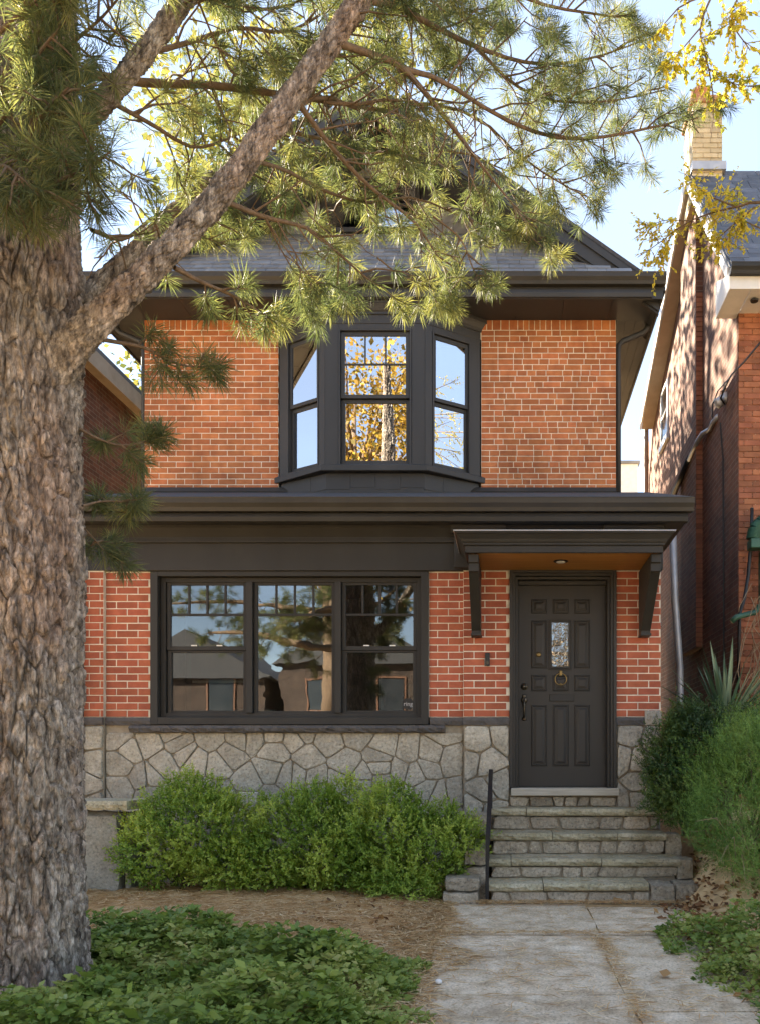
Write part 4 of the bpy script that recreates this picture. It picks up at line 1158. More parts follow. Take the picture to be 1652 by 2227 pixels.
# ------------------------------------------------------------------ the house on the right
nb = thing('brick_house', (4.5, 10.3, 0), 'old dark brick house with white trimmed side gable and tall cream chimney', 'house')
XN = 2.90
def apex_poly(x):
    return [(x, 10.30, -.2), (x, 17.6, -.2), (x, 17.6, 7.72), (x, 16.5, 8.10), (x, 12.24, 9.98), (x, 10.30, 7.55)]
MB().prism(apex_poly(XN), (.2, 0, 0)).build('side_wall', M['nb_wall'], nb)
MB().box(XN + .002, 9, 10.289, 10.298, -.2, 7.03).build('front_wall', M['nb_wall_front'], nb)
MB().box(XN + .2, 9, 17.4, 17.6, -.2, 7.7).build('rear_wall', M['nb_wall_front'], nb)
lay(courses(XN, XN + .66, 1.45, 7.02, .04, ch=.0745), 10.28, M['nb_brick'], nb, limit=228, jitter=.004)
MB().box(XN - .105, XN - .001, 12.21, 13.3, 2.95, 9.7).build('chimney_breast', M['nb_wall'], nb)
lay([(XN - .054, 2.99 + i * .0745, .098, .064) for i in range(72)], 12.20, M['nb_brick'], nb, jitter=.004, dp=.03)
ro = MB()
XR = 2.65
for (ya, za, yb, zb3) in ((9.70, 7.10, 12.24, 10.13), (12.24, 10.13, 16.6, 8.17)):
    ro.prism([(XR, ya, za), (XR, yb, zb3), (XR, yb, zb3 + .05), (XR, ya, za + .05)], (6.5, 0, 0))
ro.build('roof', M['slate_far'], nb)
# slate courses of the front slope
fs = Vector((0, 12.24 - 9.70, 10.13 - 7.10)); fl_ = fs.length; fd = fs / fl_; fn = Vector((0, -fd.z, fd.y))
rr = random.Random(4); crs = MB()
nrow = int(fl_ / .16)
for r in range(nrow):
    x = XR + .02 - rr.uniform(0, .2)
    while x < 5.2:
        w = rr.uniform(.18, .30); a = max(x, XR + .02)
        o_ = Vector((a, 9.70, 7.15)) + fd * (r * .16)
        if x + w - a > .04: crs.obox(o_, UX, fd, fn, 0, x + w - a - .006, -.01, .17, .003 + rr.uniform(0, .004), .018 + rr.uniform(0, .006))
        x += w
tag(crs.build('slate_courses', M['slate_far'], nb), kind='stuff')
rk2 = MB()
for (ya, za, yb, zb3) in ((9.86, 7.10, 12.24, 9.95), (12.24, 9.95, 16.55, 8.01)):
    rk2.prism([(XR - .012, ya, za), (XR - .012, yb, zb3), (XR - .012, yb, zb3 + .17), (XR - .012, ya, za + .17)], (.03, 0, 0))
rk2.build('rake_board', M['white'], nb)
tn = MB()
for (ya, za, yb, zb3) in ((10.1, 7.35, 12.24, 9.93), (12.24, 9.93, 16.5, 8.0)):
    tn.prism([(XR + .02, ya, za), (XR + .02, yb, zb3), (XR + .02, yb, zb3 + .03), (XR + .02, ya, za + .03)], (XN - XR - .021, 0, 0))
tn.build('rake_soffit', M['tan'], nb)
ev = MB(); ev.prism([(XR - .014, 9.73, 6.93), (XR - .014, 10.40, 6.93), (XR - .014, 10.40, 7.40), (XR - .014, 9.86, 7.16), (XR - .014, 9.73, 7.14)], (.016, 0, 0)); ev.box(XR + .004, 9, 9.73, 9.75, 6.93, 7.14)
ev.build('eave_return', M['white'], nb)
bs = MB()
for i in range(5): bs.box(XR + .004 + i * .25, XR + .246 + i * .25, 9.752, 10.277, 6.935, 6.95)
bs.box(XR + .004, XN - .003, 10.279, 10.40, 6.935, 6.95); bs.build('soffit_board', M['white'], nb)
g3 = MB(); g3.xprism(XR - .02, 9, gutter_profile(9.728, 7.19, .11, .11)); g3.build('gutter', M['black'], nb)
MB().lathe((3.0, 9.95, 6.90), [(.045, 0), (.05, .02), (.03, .034)], 14).build('vent', M['black'], nb)
# side window, rear downspout
wy0, wy1, wz0, wz1 = 14.85, 15.55, 7.25, 8.28
w5 = MB(); rect_frame(w5, Vector((XN - .012, 0, 0)), UY, UX, wy0, wy1, wz0, wz1, .07, -.012, .01); w5.box(XN - .02, XN, wy0 + .07, wy1 - .07, 7.73, 7.79)
sw_ = w5.build('window', M['white'], nb); MB().box(XN - .008, XN - .003, wy0 + .06, wy1 - .06, wz0 + .06, wz1 - .06).build('pane', M['pane_dark'], sw_)
MB().box(XN - .05, XN - .001, wy0 - .06, wy1 + .06, wz0 - .1, wz0 - .002).build('sill', M['steel'], nb)
d5 = MB(); d5.tube([(XN - .13, 16.55, 8.1), (XN - .10, 16.7, 7.7), (XN - .06, 16.95, 7.2), (XN - .06, 17.0, .2)], .05, 8); d5.build('downspout', M['tan'], nb, smooth=True)
# chimney
chx0, chx1, chy0, chy1 = 2.70, 3.14, 12.0, 12.62
cb_ = MB().box(chx0 + .008, chx1 - .008, chy0 + .009, chy1, 9.6, 11.02).build('chimney', M['cream_brick_side'], nb)
lay(courses(chx0, chx1, 9.9, 10.93, .06, ch=.0745), chy0, M['cream_brick'], cb_, jitter=.004)
MB().box(chx0 - .03, chx1 + .03, chy0 - .03, chy1 + .03, 11.021, 11.12).build('cap', M['clay'], cb_, bevel=.01)
MB().lathe((2.88, 12.3, 11.12), [(.14, 0), (.15, .03), (.12, .06), (.125, .24), (.14, .26), (.14, .30), (.10, .305)], 18).build('chimney_pot', M['clay'], cb_, smooth=True)
MB().box(chx0 - .02, chx1 + .05, chy0 - .05, chy1, 10.0, 10.12).build('flashing', M['steel'], nb)

# service cable with its mast head and conduit on that wall
sv = thing('service_cable', (2.8, 11.2, 4), 'black service cable with insulator and conduit on the old brick side wall', 'cable')
c0 = at(1652, 745, 8.6); c1 = at(1592, 812, 10.0)
MB().tube([at(1760, 640, 7.2), c0, at(1618, 786, 9.4), c1, at(1585, 822, 10.3)], .012, 6).build('wire', M['black'], sv)
ic = at(1572, 872, 10.9)
MB().lathe(ic + Vector((-.10, 0, -.05)), [(.045, 0), (.07, .02), (.07, .09), (.05, .10), (.075, .12), (.075, .19), (.03, .21)], 14, (.8, 0, .55)).build('insulator', M['steel'], sv, smooth=True)
MB().tube([at(1585, 822, 10.3), at(1572, 850, 10.7), at(1566, 866, 10.8), at(1575, 880, 10.85)], .012, 6).build('wire', M['black'], sv)
MB().tube([at(1585, 822, 10.3), at(1560, 850, 11.2), at(1548, 880, 11.4), at(1547, 905, 11.4), at(1553, 915, 11.4)], .010, 6).build('wire', M['black'], sv)
cd = [at(1560, 905, 11.3), at(1548, 920, 11.5), at(1542, 934, 11.7), at(1526, 943, 12.0), at(1514, 962, 12.15), at(1497, 1000, 12.6)]
MB().tube(cd, .036, 8).build('conduit', M['steel'], sv, smooth=True)
MB().tube([at(1499, 994, 12.6), at(1462, 1078, 13.6)], [.05, .05], 8).build('conduit', M['black'], sv, smooth=True)
MB().tube([at(1565, 920, 10.9), at(1571, 1000, 10.9), at(1572, 1200, 10.9), at(1573, 1500, 10.9)], .011, 6).build('wire', M['black'], sv)

# green downpipe with its ribbed elbow and a black pipe at the front corner
gp = thing('green_downpipe', (3.14, 10.1, 0), 'green downpipe with ribbed elbow hanging on the old brick front wall', 'downpipe')
pts = [at(1652, 1133, 10.1) + Vector((.12, 0, .06)), at(1650, 1140, 10.1), at(1640, 1152, 10.1), at(1636, 1172, 10.1)]
mbp = MB()
for i in range(22):
    t = i / 21 * 3; k = min(int(t), 2); p = pts[k].lerp(pts[k + 1], t - k)
    mbp.lathe(p, [(.075, -.010), (.088, 0), (.075, .010)], 12, (pts[k + 1] - pts[k]))
mbp.build('elbow', M['green_metal'], gp, smooth=True)
MB().box(at(1626, 0, 10.1).x, 3.9, 9.98, 10.16, at(0, 1196, 10.1).z, at(0, 1176, 10.1).z).build('gutter', M['green_metal'], gp, bevel=.01)
MB().box(3.12, 3.21, 10.1, 10.19, at(0, 1320, 10.1).z, at(0, 1197, 10.1).z).build('pipe', M['green_metal'], gp, bevel=.01)
MB().tube([at(1650, 1318, 10.1), at(1640, 1332, 10.05), at(1600, 1342, 9.9), at(1590, 1352, 9.9)], .035, 8).build('pipe', M['green_metal'], gp, smooth=True)
MB().tube([at(1634, 1105, 10.15), at(1633, 1160, 10.15), at(1626, 1250, 10.15), at(1618, 1300, 10.1), at(1607, 1335, 10.0), at(1604, 1500, 10.0)], .022, 8).build('cable', M['black'], gp, smooth=True)
tag(MB().tube([at(1461, 1140, 10.9), at(1466, 1300, 10.9), at(1477, 1450, 10.9), at(1479, 1600, 10.9), at(1479, 1690, 10.9)], .05, 10).build('steel_pole', M['steel'], None, smooth=True), 'pale galvanised pole leaning in the gap between the brick houses', 'pole')

# shed in the gap
shd = thing('garden_shed', (2.3, 14.5, 0), 'small dark shed with white roof trim deep in the gap between the houses', 'shed')
MB().box(1.6, 2.5, 14.2, 15.6, -.1, 3.55).build('wall', M['trim'], shd)
sr = MB()
for i in range(7):
    y0 = 14.05 + i * .16; z0 = 3.5 + i * .12; sr.prism([(1.5, y0, z0), (2.6, y0, z0), (2.6, y0 + .2, z0 + .13), (1.5, y0 + .2, z0 + .13)], (0, 0, .03))
sr.build('roof', M['roofing'], shd)
MB().prism([(2.58, 14.05, 3.58), (2.62, 14.05, 3.58), (2.62, 15.2, 4.46), (2.58, 15.2, 4.46)], (0, -.0, .07)).build('trim', M['white'], shd)

# far grey roofed house seen down the gap
fh = thing('far_house', (5.4, 40, 0), 'distant pale house with grey shingle roof seen through the gap', 'house')
MB().box(3.5, 9.5, 41, 49, 0, 13.2).build('wall', M['white'], fh)
MB().prism([(3.2, 40.5, 13.6), (9.8, 40.5, 13.6), (9.8, 45, 15.5), (3.2, 45, 15.5)], (0, .1, -.4)).build('roof', M['far_roof'], fh)
MB().box(5.6, 6.6, 42, 44, 14, 16.6).build('dormer', M['white'], fh); MB().box(5.5, 6.7, 41.9, 44, 16.61, 16.75).build('dormer_cap', M['far_roof'], fh)

# ------------------------------------------------------------------ the house on the left
ln = thing('brick_house', (-10, 10, 0), 'brick house with tan eave boards behind the pine trunk', 'house')
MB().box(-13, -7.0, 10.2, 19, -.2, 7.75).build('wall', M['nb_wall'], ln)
lr = MB(); lr.prism([(-6.7, 9.6, 7.85), (-13.3, 9.6, 7.85), (-13.3, 9.6, 7.95), (-10, 9.6, 10.4), (-6.7, 9.6, 7.95)], (0, 9.8, 0)); lr.build('roof', M['slate_far'], ln)
MB().box(-6.72, -6.69, 9.58, 19.4, 7.58, 7.86).build('fascia', M['tan'], ln)
MB().box(-7.0, -6.72, 9.6, 19.4, 7.70, 7.73).build('soffit', M['tan'], ln)

# ------------------------------------------------------------------ across the street (seen in the window reflections)
def street_house(x0, x1, y, h, label, wall, seed):
    t = thing('street_house', ((x0 + x1) / 2, y, 0), label, 'house')
    MB().box(x0, x1, y - 9, y, -.2, h).build('wall', wall, t)
    cx_ = (x0 + x1) / 2
    MB().prism([(x0 - .4, y + .3, h), (x1 + .4, y + .3, h), (cx_, y + .3, h + 2.0)], (0, -9.6, 0)).build('roof', M['roofing'], t)
    for fx in (.25, .72):
        for z in (.9, 3.1):
            xa = x0 + (x1 - x0) * fx - .6
            w = MB(); rect_frame(w, O0, UX, UY, xa, xa + 1.2, z, z + 1.6, .07, y + .001, y + .06); wo = w.build('window', M['furniture'], t)
            MB().box(xa + .1, xa + 1.1, y + .004, y + .02, z + .1, z + 1.5).build('pane', M['pane_dark'], wo)
    pr2 = MB(); pr2.box(x0 + .3, x1 - .3, y, y + 1.9, 2.75, 3.0); pr2.build('porch_roof', M['white'], t)
    for fx in (.1, .5, .9): MB().box(x0 + (x1 - x0) * fx - .1, x0 + (x1 - x0) * fx + .1, y + 1.6, y + 1.8, 0, 2.75).build('porch_post', M['white'], t)
    MB().box((x0 + x1) / 2 - .45, (x0 + x1) / 2 + .45, y + .001, y + .05, .3, 2.4).build('door', M['furniture'], t)
street_house(-9.5, -3.2, -17, 5.2, 'brick house with white porch across the street, reflected in the panes', M['dim_brick'], 1)
street_house(-16.5, -10.3, -17, 4.6, 'low brick house with white porch next along the street, seen past the maple', M['dim_brick'], 3)
street_house(-24, -17.4, -17, 5.2, 'dark brick house with white porch farther along the street', M['dim_brick'], 4)
street_house(-2.2, 4.5, -17, 5.0, 'pale stucco house with white porch across the street', M['tan'], 2)

# ------------------------------------------------------------------ trees and plants
def unit(a):
    return a / np.maximum(np.linalg.norm(a, axis=-1, keepdims=True), 1e-9)

def leaf_quads(base, d, n, L, W, fold=.12):
    d = unit(d); side = unit(np.cross(d, n)); n = np.cross(side, d)
    L = L[:, None]; W = W[:, None]
    mid = base + d * L * .45 + n * L * fold * -1
    v = np.stack([base, mid + side * W * .5 + n * L * fold * 1.4, base + d * L, mid - side * W * .5 + n * L * fold * 1.4], 1)
    f = np.arange(len(base) * 4).reshape(-1, 4)
    return v.reshape(-1, 3), f

def catmull(pts, n):
    """resample a polyline of (x, y, z, r) smoothly into n points"""
    p = np.array(pts, float)
    seg = np.linalg.norm(np.diff(p[:, :3], axis=0), axis=1); t = np.concatenate([[0], np.cumsum(seg)])
    P = np.vstack([2 * p[0] - p[1], p, 2 * p[-1] - p[-2]])
    out = []
    for s in np.linspace(0, t[-1], n):
        i = min(np.searchsorted(t, s, 'right') - 1, len(p) - 2); u = (s - t[i]) / max(seg[i], 1e-9)
        a, b_, c, d = P[i], P[i + 1], P[i + 2], P[i + 3]
        out.append(.5 * ((2 * b_) + (-a + c) * u + (2 * a - 5 * b_ + 4 * c - d) * u * u + (-a + 3 * b_ - 3 * c + d) * u ** 3))
    return np.array(out)

def worley(u, v, nu, seed):
    """F1, F2 cell distances; u in cells, periodic with nu; v in cells"""
    r = np.random.default_rng(seed); nvv = 256
    jx = r.random((nu, nvv)); jy = r.random((nu, nvv)); hh = r.random((nu, nvv))
    iu = np.floor(u).astype(int); iv = np.floor(v).astype(int)
    f1 = np.full(u.shape, 9.0); f2 = np.full(u.shape, 9.0); hv = np.zeros(u.shape)
    for a in (-1, 0, 1):
        for b_ in (-1, 0, 1):
            cu, cv = (iu + a) % nu, (iv + b_) % nvv
            d = np.hypot(iu + a + jx[cu, cv] - u, iv + b_ + jy[cu, cv] - v)
            h = hh[cu, cv]
            closer = d < f1
            f2 = np.where(closer, f1, np.minimum(f2, d)); hv = np.where(closer, h, hv); f1 = np.where(closer, d, f1)
    return f1, f2, hv

def bark_tube(name, pts, parent, nseg, nlen, depth, cell, stretch, seed, bumps=()):
    c = catmull(pts, nlen); P = c[:, :3]; R = c[:, 3]
    T = unit(np.gradient(P, axis=0))
    U = np.zeros_like(P); u = np.cross(T[0], [0.3, 1, .1]); u /= np.linalg.norm(u)
    for i in range(nlen):
        u = u - T[i] * u.dot(T[i]); u /= np.linalg.norm(u); U[i] = u
    W = np.cross(T, U)
    s = np.concatenate([[0], np.cumsum(np.linalg.norm(np.diff(P, axis=0), axis=1))])
    th = np.linspace(0, 2 * np.pi, nseg, endpoint=False)
    TH, S = np.meshgrid(th, s)
    nu = max(5, int(2 * np.pi * R.mean() / cell))
    uu = TH / (2 * np.pi) * nu; vv = S / (cell * stretch)
    wob = .55 * (vnoise(TH / (2 * np.pi) * 64, S * 9, seed + 1) - .5)
    f1, f2, hv = worley((uu + wob) % nu, vv + wob + 20, nu, seed)
    plate = np.clip((f2 - f1) / .16, 0, 1)
    nu2 = nu * 3
    g1, g2, hv2 = worley((uu * 3 + wob * 2) % nu2, vv * 3.2 + 40, nu2, seed + 5)
    fine = np.clip((g2 - g1) / .4, 0, 1)
    disp = depth * (plate * (.45 + .55 * hv) + .42 * fine * (.3 + hv2) + .3 * (vnoise(TH / (2 * np.pi) * 64, S * 14, seed + 2) - .5)) - depth * .6
    rad = R[:, None] + disp
    for (sb, tb, ws, wt, amp) in bumps:
        dt = np.angle(np.exp(1j * (TH - tb)))
        rad = rad + amp * np.exp(-((S - sb) / ws) ** 2 - (dt / wt) ** 2)
    V = P[:, None, :] + (U[:, None, :] * np.cos(TH)[..., None] + W[:, None, :] * np.sin(TH)[..., None]) * rad[..., None]
    i, j = np.meshgrid(np.arange(nseg), np.arange(nlen - 1))
    a = j * nseg + i; b_ = j * nseg + (i + 1) % nseg
    f = np.stack([a, b_, b_ + nseg, a + nseg], -1).reshape(-1, 4)
    return np_mesh(name, V.reshape(-1, 3), f, M['bark'], parent, smooth=True)

# --- the old pine
TY0 = 3.95
pine = thing('pine_tree', (-2.33, TY0, 0), 'old pine with thick furrowed trunk and long needled limbs reaching across the house', 'tree')
def tp(x, y, Y, wpx):                     # point and radius of a limb wpx wide in the frame
    p = at(x, y, Y); return (p.x, p.y, p.z, wpx * .55 * Y / F / 2)
trunk_pts = [(x - .03, y, z, r * .985) for x, y, z, r in [(-2.38, TY0, -.25, .38), (-2.38, TY0, 0.02, .325), (-2.375, TY0, .35, .290), (-2.375, TY0, .9, .268), (-2.37, TY0, 1.5, .262), (-2.365, TY0, 2.1, .265), (-2.37, TY0, 2.6, .262), (-2.365, TY0, 3.1, .256), (-2.36, TY0 + .02, 3.7, .240), (-2.36, TY0 + .05, 4.3, .210), (-2.36, TY0 + .1, 5.2, .18), (-2.38, TY0 + .2, 6.5, .14), (-2.4, TY0 + .2, 9.0, .05)]]
bark_tube('trunk', trunk_pts, pine, 340, 1100, .040, .042, 4.6, 3, bumps=((2.95, -.6, .12, .35, .035), (2.9, .4, .14, .4, .03), (2.45, 2.6, .1, .4, .02), (3.35, -.3, .2, .6, .05), (1.2, .2, .07, .25, .015)))
limbs = {
 'main': [tp(95, 850, 3.92, 150), tp(150, 765, 3.88, 128), tp(215, 692, 3.86, 104), tp(300, 612, 3.9, 92), tp(400, 510, 3.98, 88), tp(485, 412, 4.06, 85), tp(570, 302, 4.15, 82), tp(650, 190, 4.25, 78), tp(715, 100, 4.35, 74), tp(785, 0, 4.45, 70), tp(900, -170, 4.6, 56), tp(1000, -380, 4.9, 36)],
 'second': [tp(70, 400, 4.0, 110), tp(150, 300, 3.9, 76), tp(230, 215, 3.85, 68), tp(310, 120, 3.85, 64), tp(385, 20, 3.9, 60), tp(450, -70, 4.0, 52), tp(560, -250, 4.2, 36)],
 'behind': [tp(120, 700, 4.1, 80), tp(200, 630, 4.3, 56), tp(300, 535, 4.5, 46), tp(400, 440, 4.8, 42), tp(480, 375, 5.0, 36), tp(580, 310, 5.2, 28), tp(700, 240, 5.5, 20), tp(790, 150, 5.7, 12)],
 'stub': [tp(75, 660, 3.95, 90), tp(30, 600, 3.8, 66), tp(-20, 540, 3.7, 60), tp(-90, 430, 3.6, 55), tp(-200, 260, 3.5, 40)],
}
for i, (k, v) in enumerate(limbs.items()):
    bark_tube('limb', v, pine, 72 if k != 'main' else 96, 220 if k != 'main' else 420, .016 if k != 'main' else .018, .034, 3.0, 60 + i)

branches = [  # frame x, y, distance, width of the branch in pixels of the frame
 [(190, 160, 4.1, 34), (320, 180, 4.3, 32), (450, 184, 4.4, 28), (590, 202, 4.5, 24), (665, 213, 4.6, 18), (760, 228, 4.7, 14), (850, 216, 4.8, 10), (930, 228, 4.9, 6)],
 [(730, 92, 4.36, 30), (826, 125, 4.5, 26), (876, 150, 4.6, 24), (946, 230, 4.75, 20), (1016, 320, 4.9, 15), (1061, 380, 5.0, 10), (1110, 440, 5.1, 7), (1150, 490, 5.2, 5)],
 [(876, 150, 4.6, 22), (960, 175, 4.8, 18), (1036, 225, 5.0, 16), (1130, 275, 5.2, 15), (1216, 300, 5.4, 13), (1316, 297, 5.6, 11), (1401, 280, 5.75, 9), (1476, 262, 5.9, 7), (1528, 236, 6.0, 5)],
 [(790, 0, 4.45, 28), (856, 12, 4.6, 24), (951, 62, 4.8, 20), (1036, 102, 5.0, 17), (1106, 127, 5.2, 14), (1190, 140, 5.4, 11), (1290, 125, 5.6, 8), (1380, 95, 5.8, 5)],
 [(1036, 102, 5.0, 14), (1100, 170, 5.2, 12), (1180, 215, 5.35, 10), (1290, 222, 5.5, 8), (1380, 210, 5.65, 6), (1445, 195, 5.8, 4)],
 [(648, 222, 4.25, 24), (710, 305, 4.45, 20), (766, 369, 4.6, 17), (822, 421, 4.75, 14), (898, 481, 4.9, 11), (942, 545, 5.0, 8), (990, 621, 5.1, 5)],
 [(496, 440, 4.1, 22), (574, 471, 4.3, 18), (670, 497, 4.5, 14), (726, 541, 4.6, 10), (780, 590, 4.7, 7), (815, 618, 4.75, 5)],
 [(380, 582, 4.0, 20), (445, 616, 4.15, 16), (505, 642, 4.25, 12), (565, 678, 4.35, 8), (604, 705, 4.4, 5)],
 [(205, 735, 3.95, 18), (260, 745, 4.1, 16), (317, 757, 4.2, 13), (373, 786, 4.3, 9), (425, 798, 4.4, 7), (480, 792, 4.5, 5)],
 [(170, 930, 3.95, 14), (210, 952, 4.1, 11), (260, 968, 4.2, 9), (310, 962, 4.3, 6), (350, 945, 4.4, 4)],
 [(180, 1100, 3.95, 10), (225, 1090, 4.1, 8), (280, 1092, 4.2, 6), (310, 1092, 4.3, 4)],
 [(185, 1150, 3.95, 8), (212, 1180, 4.1, 6), (232, 1205, 4.2, 4)],
 [(620, 250, 4.2, 20), (700, 210, 4.6, 16), (800, 240, 4.9, 14), (916, 225, 5.2, 13), (1036, 255, 5.4, 11), (1130, 340, 5.6, 8), (1220, 400, 5.7, 6), (1300, 440, 5.8, 4)],
 [(540, 345, 4.15, 18), (620, 370, 4.5, 15), (720, 420, 4.8, 12), (800, 440, 5.0, 10), (900, 430, 5.2, 8), (1000, 470, 5.3, 6), (1080, 500, 5.4, 4)],
 [(560, 330, 5.2, 16), (640, 290, 5.4, 14), (760, 320, 5.6, 12), (880, 340, 5.8, 10), (1000, 330, 6.0, 8), (1120, 380, 6.1, 5), (1230, 390, 6.2, 4)],
 [(310, 120, 3.9, 22), (420, 90, 4.2, 18), (520, 60, 4.5, 15), (620, 70, 4.7, 12), (700, 30, 4.9, 8), (760, -20, 5.0, 5)],
 [(230, 215, 3.9, 20), (330, 270, 4.2, 16), (420, 320, 4.4, 12), (500, 300, 4.6, 8), (560, 270, 4.8, 5)],
 [(200, 500, 4.0, 18), (270, 520, 4.3, 15), (340, 470, 4.5, 12), (420, 450, 4.7, 9), (500, 410, 4.9, 6)],
 [(385, 20, 3.9, 20), (480, -10, 4.1, 16), (560, 20, 4.3, 12), (640, 10, 4.5, 8)],
 [(785, 0, 4.45, 24), (900, -60, 4.7, 20), (1050, -40, 5.0, 16), (1180, 10, 5.3, 12), (1290, 30, 5.5, 8), (1370, 40, 5.6, 5)],
 [(840, -80, 4.5, 20), (960, -130, 4.8, 16), (1120, -110, 5.2, 12), (1260, -60, 5.5, 8)],
 [(660, 180, 4.3, 18), (760, 60, 4.9, 14), (860, 20, 5.3, 11), (980, 30, 5.7, 8), (1090, 10, 6.0, 5)],
 [(1061, 380, 5.0, 9), (1110, 440, 5.15, 7), (1150, 495, 5.25, 5), (1212, 545, 5.35, 4)],
 [(940, 470, 4.9, 8), (1000, 520, 5.0, 6), (1030, 590, 5.05, 5), (1060, 640, 5.1, 4)],
 [(820, 560, 4.8, 7), (870, 600, 4.9, 5), (930, 625, 4.95, 4), (985, 655, 5.0, 3)],
 [(100, 420, 3.8, 24), (60, 330, 3.6, 18), (90, 250, 3.4, 12), (150, 190, 3.3, 7)],
 [(60, 480, 3.75, 22), (120, 400, 3.5, 16), (190, 370, 3.4, 10), (240, 330, 3.35, 6)],
 [(-20, 300, 3.7, 24), (40, 200, 3.5, 18), (90, 110, 3.4, 12), (150, 40, 3.35, 7)],
 [(60, 200, 3.9, 22), (140, 110, 3.7, 16), (220, 40, 3.6, 10), (280, -30, 3.5, 6)],
 [(-40, 420, 3.6, 20), (0, 360, 3.4, 14), (50, 390, 3.3, 8), (90, 430, 3.3, 5)],
 [(-60, 150, 3.6, 22), (10, 60, 3.5, 16), (70, 10, 3.4, 10), (140, -60, 3.3, 6)],
]
# limbs that reach back over the garden towards the street, above the frame
back3d = [[(-2.5, 3.7, 3.4, .07), (-2.9, 2.9, 3.7, .06), (-3.2, 2.0, 4.1, .045), (-3.3, 1.0, 4.4, .03), (-3.3, .2, 4.5, .015)],
          [(-2.5, 3.7, 3.0, .07), (-3.6, 2.9, 3.2, .06), (-4.6, 2.2, 3.5, .045), (-5.6, 1.6, 3.6, .02)],
          [(-2.4, 3.7, 3.2, .06), (-2.5, 2.8, 3.4, .05), (-2.4, 1.8, 3.7, .035), (-2.2, .9, 3.7, .015)],
          [(-2.6, 3.7, 3.7, .06), (-3.6, 2.6, 3.7, .05), (-4.2, 1.2, 3.9, .035), (-4.6, .2, 3.9, .015)],
          [(-2.6, 3.6, 3.5, .06), (-3.6, 2.4, 3.9, .05), (-5.0, 2.0, 4.1, .035), (-6.4, 1.8, 4.1, .015)],
          [(-2.6, 4.0, 4.2, .06), (-3.4, 3.8, 4.5, .05), (-4.2, 3.6, 4.7, .03), (-5, 3.4, 4.8, .015)]]
rp_ = random.Random(77)
twig = MB(); tufts = []           # (position, axis, size, tint)
def add_tuft(p, d, size=1.0, tint=None):
    tufts.append((tuple(p), tuple(d.normalized()), size, rp_.random() if tint is None else tint))
def rand_perp(d):
    v = Vector((rp_.uniform(-1, 1), rp_.uniform(-1, 1), rp_.uniform(-1, 1))); v -= d * v.dot(d)
    return v.normalized()
def make_twig(p, d, L, r, depth, dens):
    n = 3; pts = [p]; d = d.normalized(); cur = d.copy()
    for i in range(n):
        cur = (cur + rand_perp(cur) * .20 + Vector((0, 0, -.16 if i < 2 else .22))).normalized()
        pts.append(pts[-1] + cur * L / n)
    twig.tube(pts, [r, r * .8, r * .62, r * .45], 4, cap=False)
    tone = rp_.random()
    add_tuft(pts[-1], cur, rp_.uniform(.85, 1.12), tone)
    if rp_.random() < .75 * dens: add_tuft(pts[-1] - cur * .07, cur, rp_.uniform(.75, 1.0), tone)
    if L > .16 and rp_.random() < .5 * dens: add_tuft(pts[-1] - cur * .15, cur, rp_.uniform(.7, .9), tone * .7)
    if depth > 0:
        for t in ([.45, .7, .9] if L > .28 else [.6]):
            if rp_.random() < .8 * dens:
                k = min(int(t * n), n - 1); q = pts[k].lerp(pts[k + 1], t * n - k)
                dd = (d * .65 + rand_perp(d) * .8).normalized()
                make_twig(q, dd, L * rp_.uniform(.4, .65), r * .6, depth - 1, dens)
def dress(pts, step, Lt, t0=.15, dens=1.0, up=0.0):
    c = catmull(pts, 40)
    tot = np.linalg.norm(np.diff(c[:, :3], axis=0), axis=1).sum()
    n = max(3, int(tot / step))
    for i in range(n):
        t = t0 + (1 - t0) * (i + rp_.random()) / n
        k = min(int(t * 39), 38)
        p = Vector(c[k, :3]); d = Vector(c[k + 1, :3] - c[k, :3]).normalized()
        side = rand_perp(d)
        side = (side + Vector((0, 0, up))).normalized()
        L = Lt * rp_.uniform(.6, 1.2) * (1.15 - .5 * t)
        make_twig(p, d * .55 + side * .85, L, .0065, 1, dens)
    e = Vector(c[-1, :3]); d = Vector(c[-1, :3] - c[-3, :3]).normalized()
    add_tuft(e, d, 1.15); add_tuft(e - d * .06, d, 1.0)
    twig.tube([Vector(q[:3]) for q in c[::3]], [q[3] for q in c[::3]], 7, cap=False)
for i, bpx in enumerate(branches):
    pts = [tp(*q) for q in bpx]
    low = 7 <= i <= 11
    if low: dress(pts, .085 if i < 9 else .07, .17, .30, .95)
    elif 22 <= i <= 24: dress(pts, .075, .16, .35, .9)
    elif i >= 25: dress(pts, .05, .26, .2, 1.1)
    else: dress(pts, .078, .36, .12, 1.0)
for pts in back3d: dress(pts, .095, .44, .15, .9)
for k, t0, st in (('main', .62, .10), ('second', .35, .085), ('behind', .4, .10), ('stub', .5, .1)):
    c = catmull(limbs[k], 40)
    L_ = np.linalg.norm(np.diff(c[:, :3], axis=0), axis=1).sum()
    for i in range(int(L_ / st)):
        t = t0 + (1 - t0) * rp_.random(); q = min(int(t * 39), 38)
        p = Vector(c[q, :3]); d = Vector(c[q + 1, :3] - c[q, :3]).normalized()
        make_twig(p, d * .4 + rand_perp(d), .34 * rp_.uniform(.5, 1.1), .007, 1, 1.0)
twig.build('branches', M['twig'], pine, smooth=True)

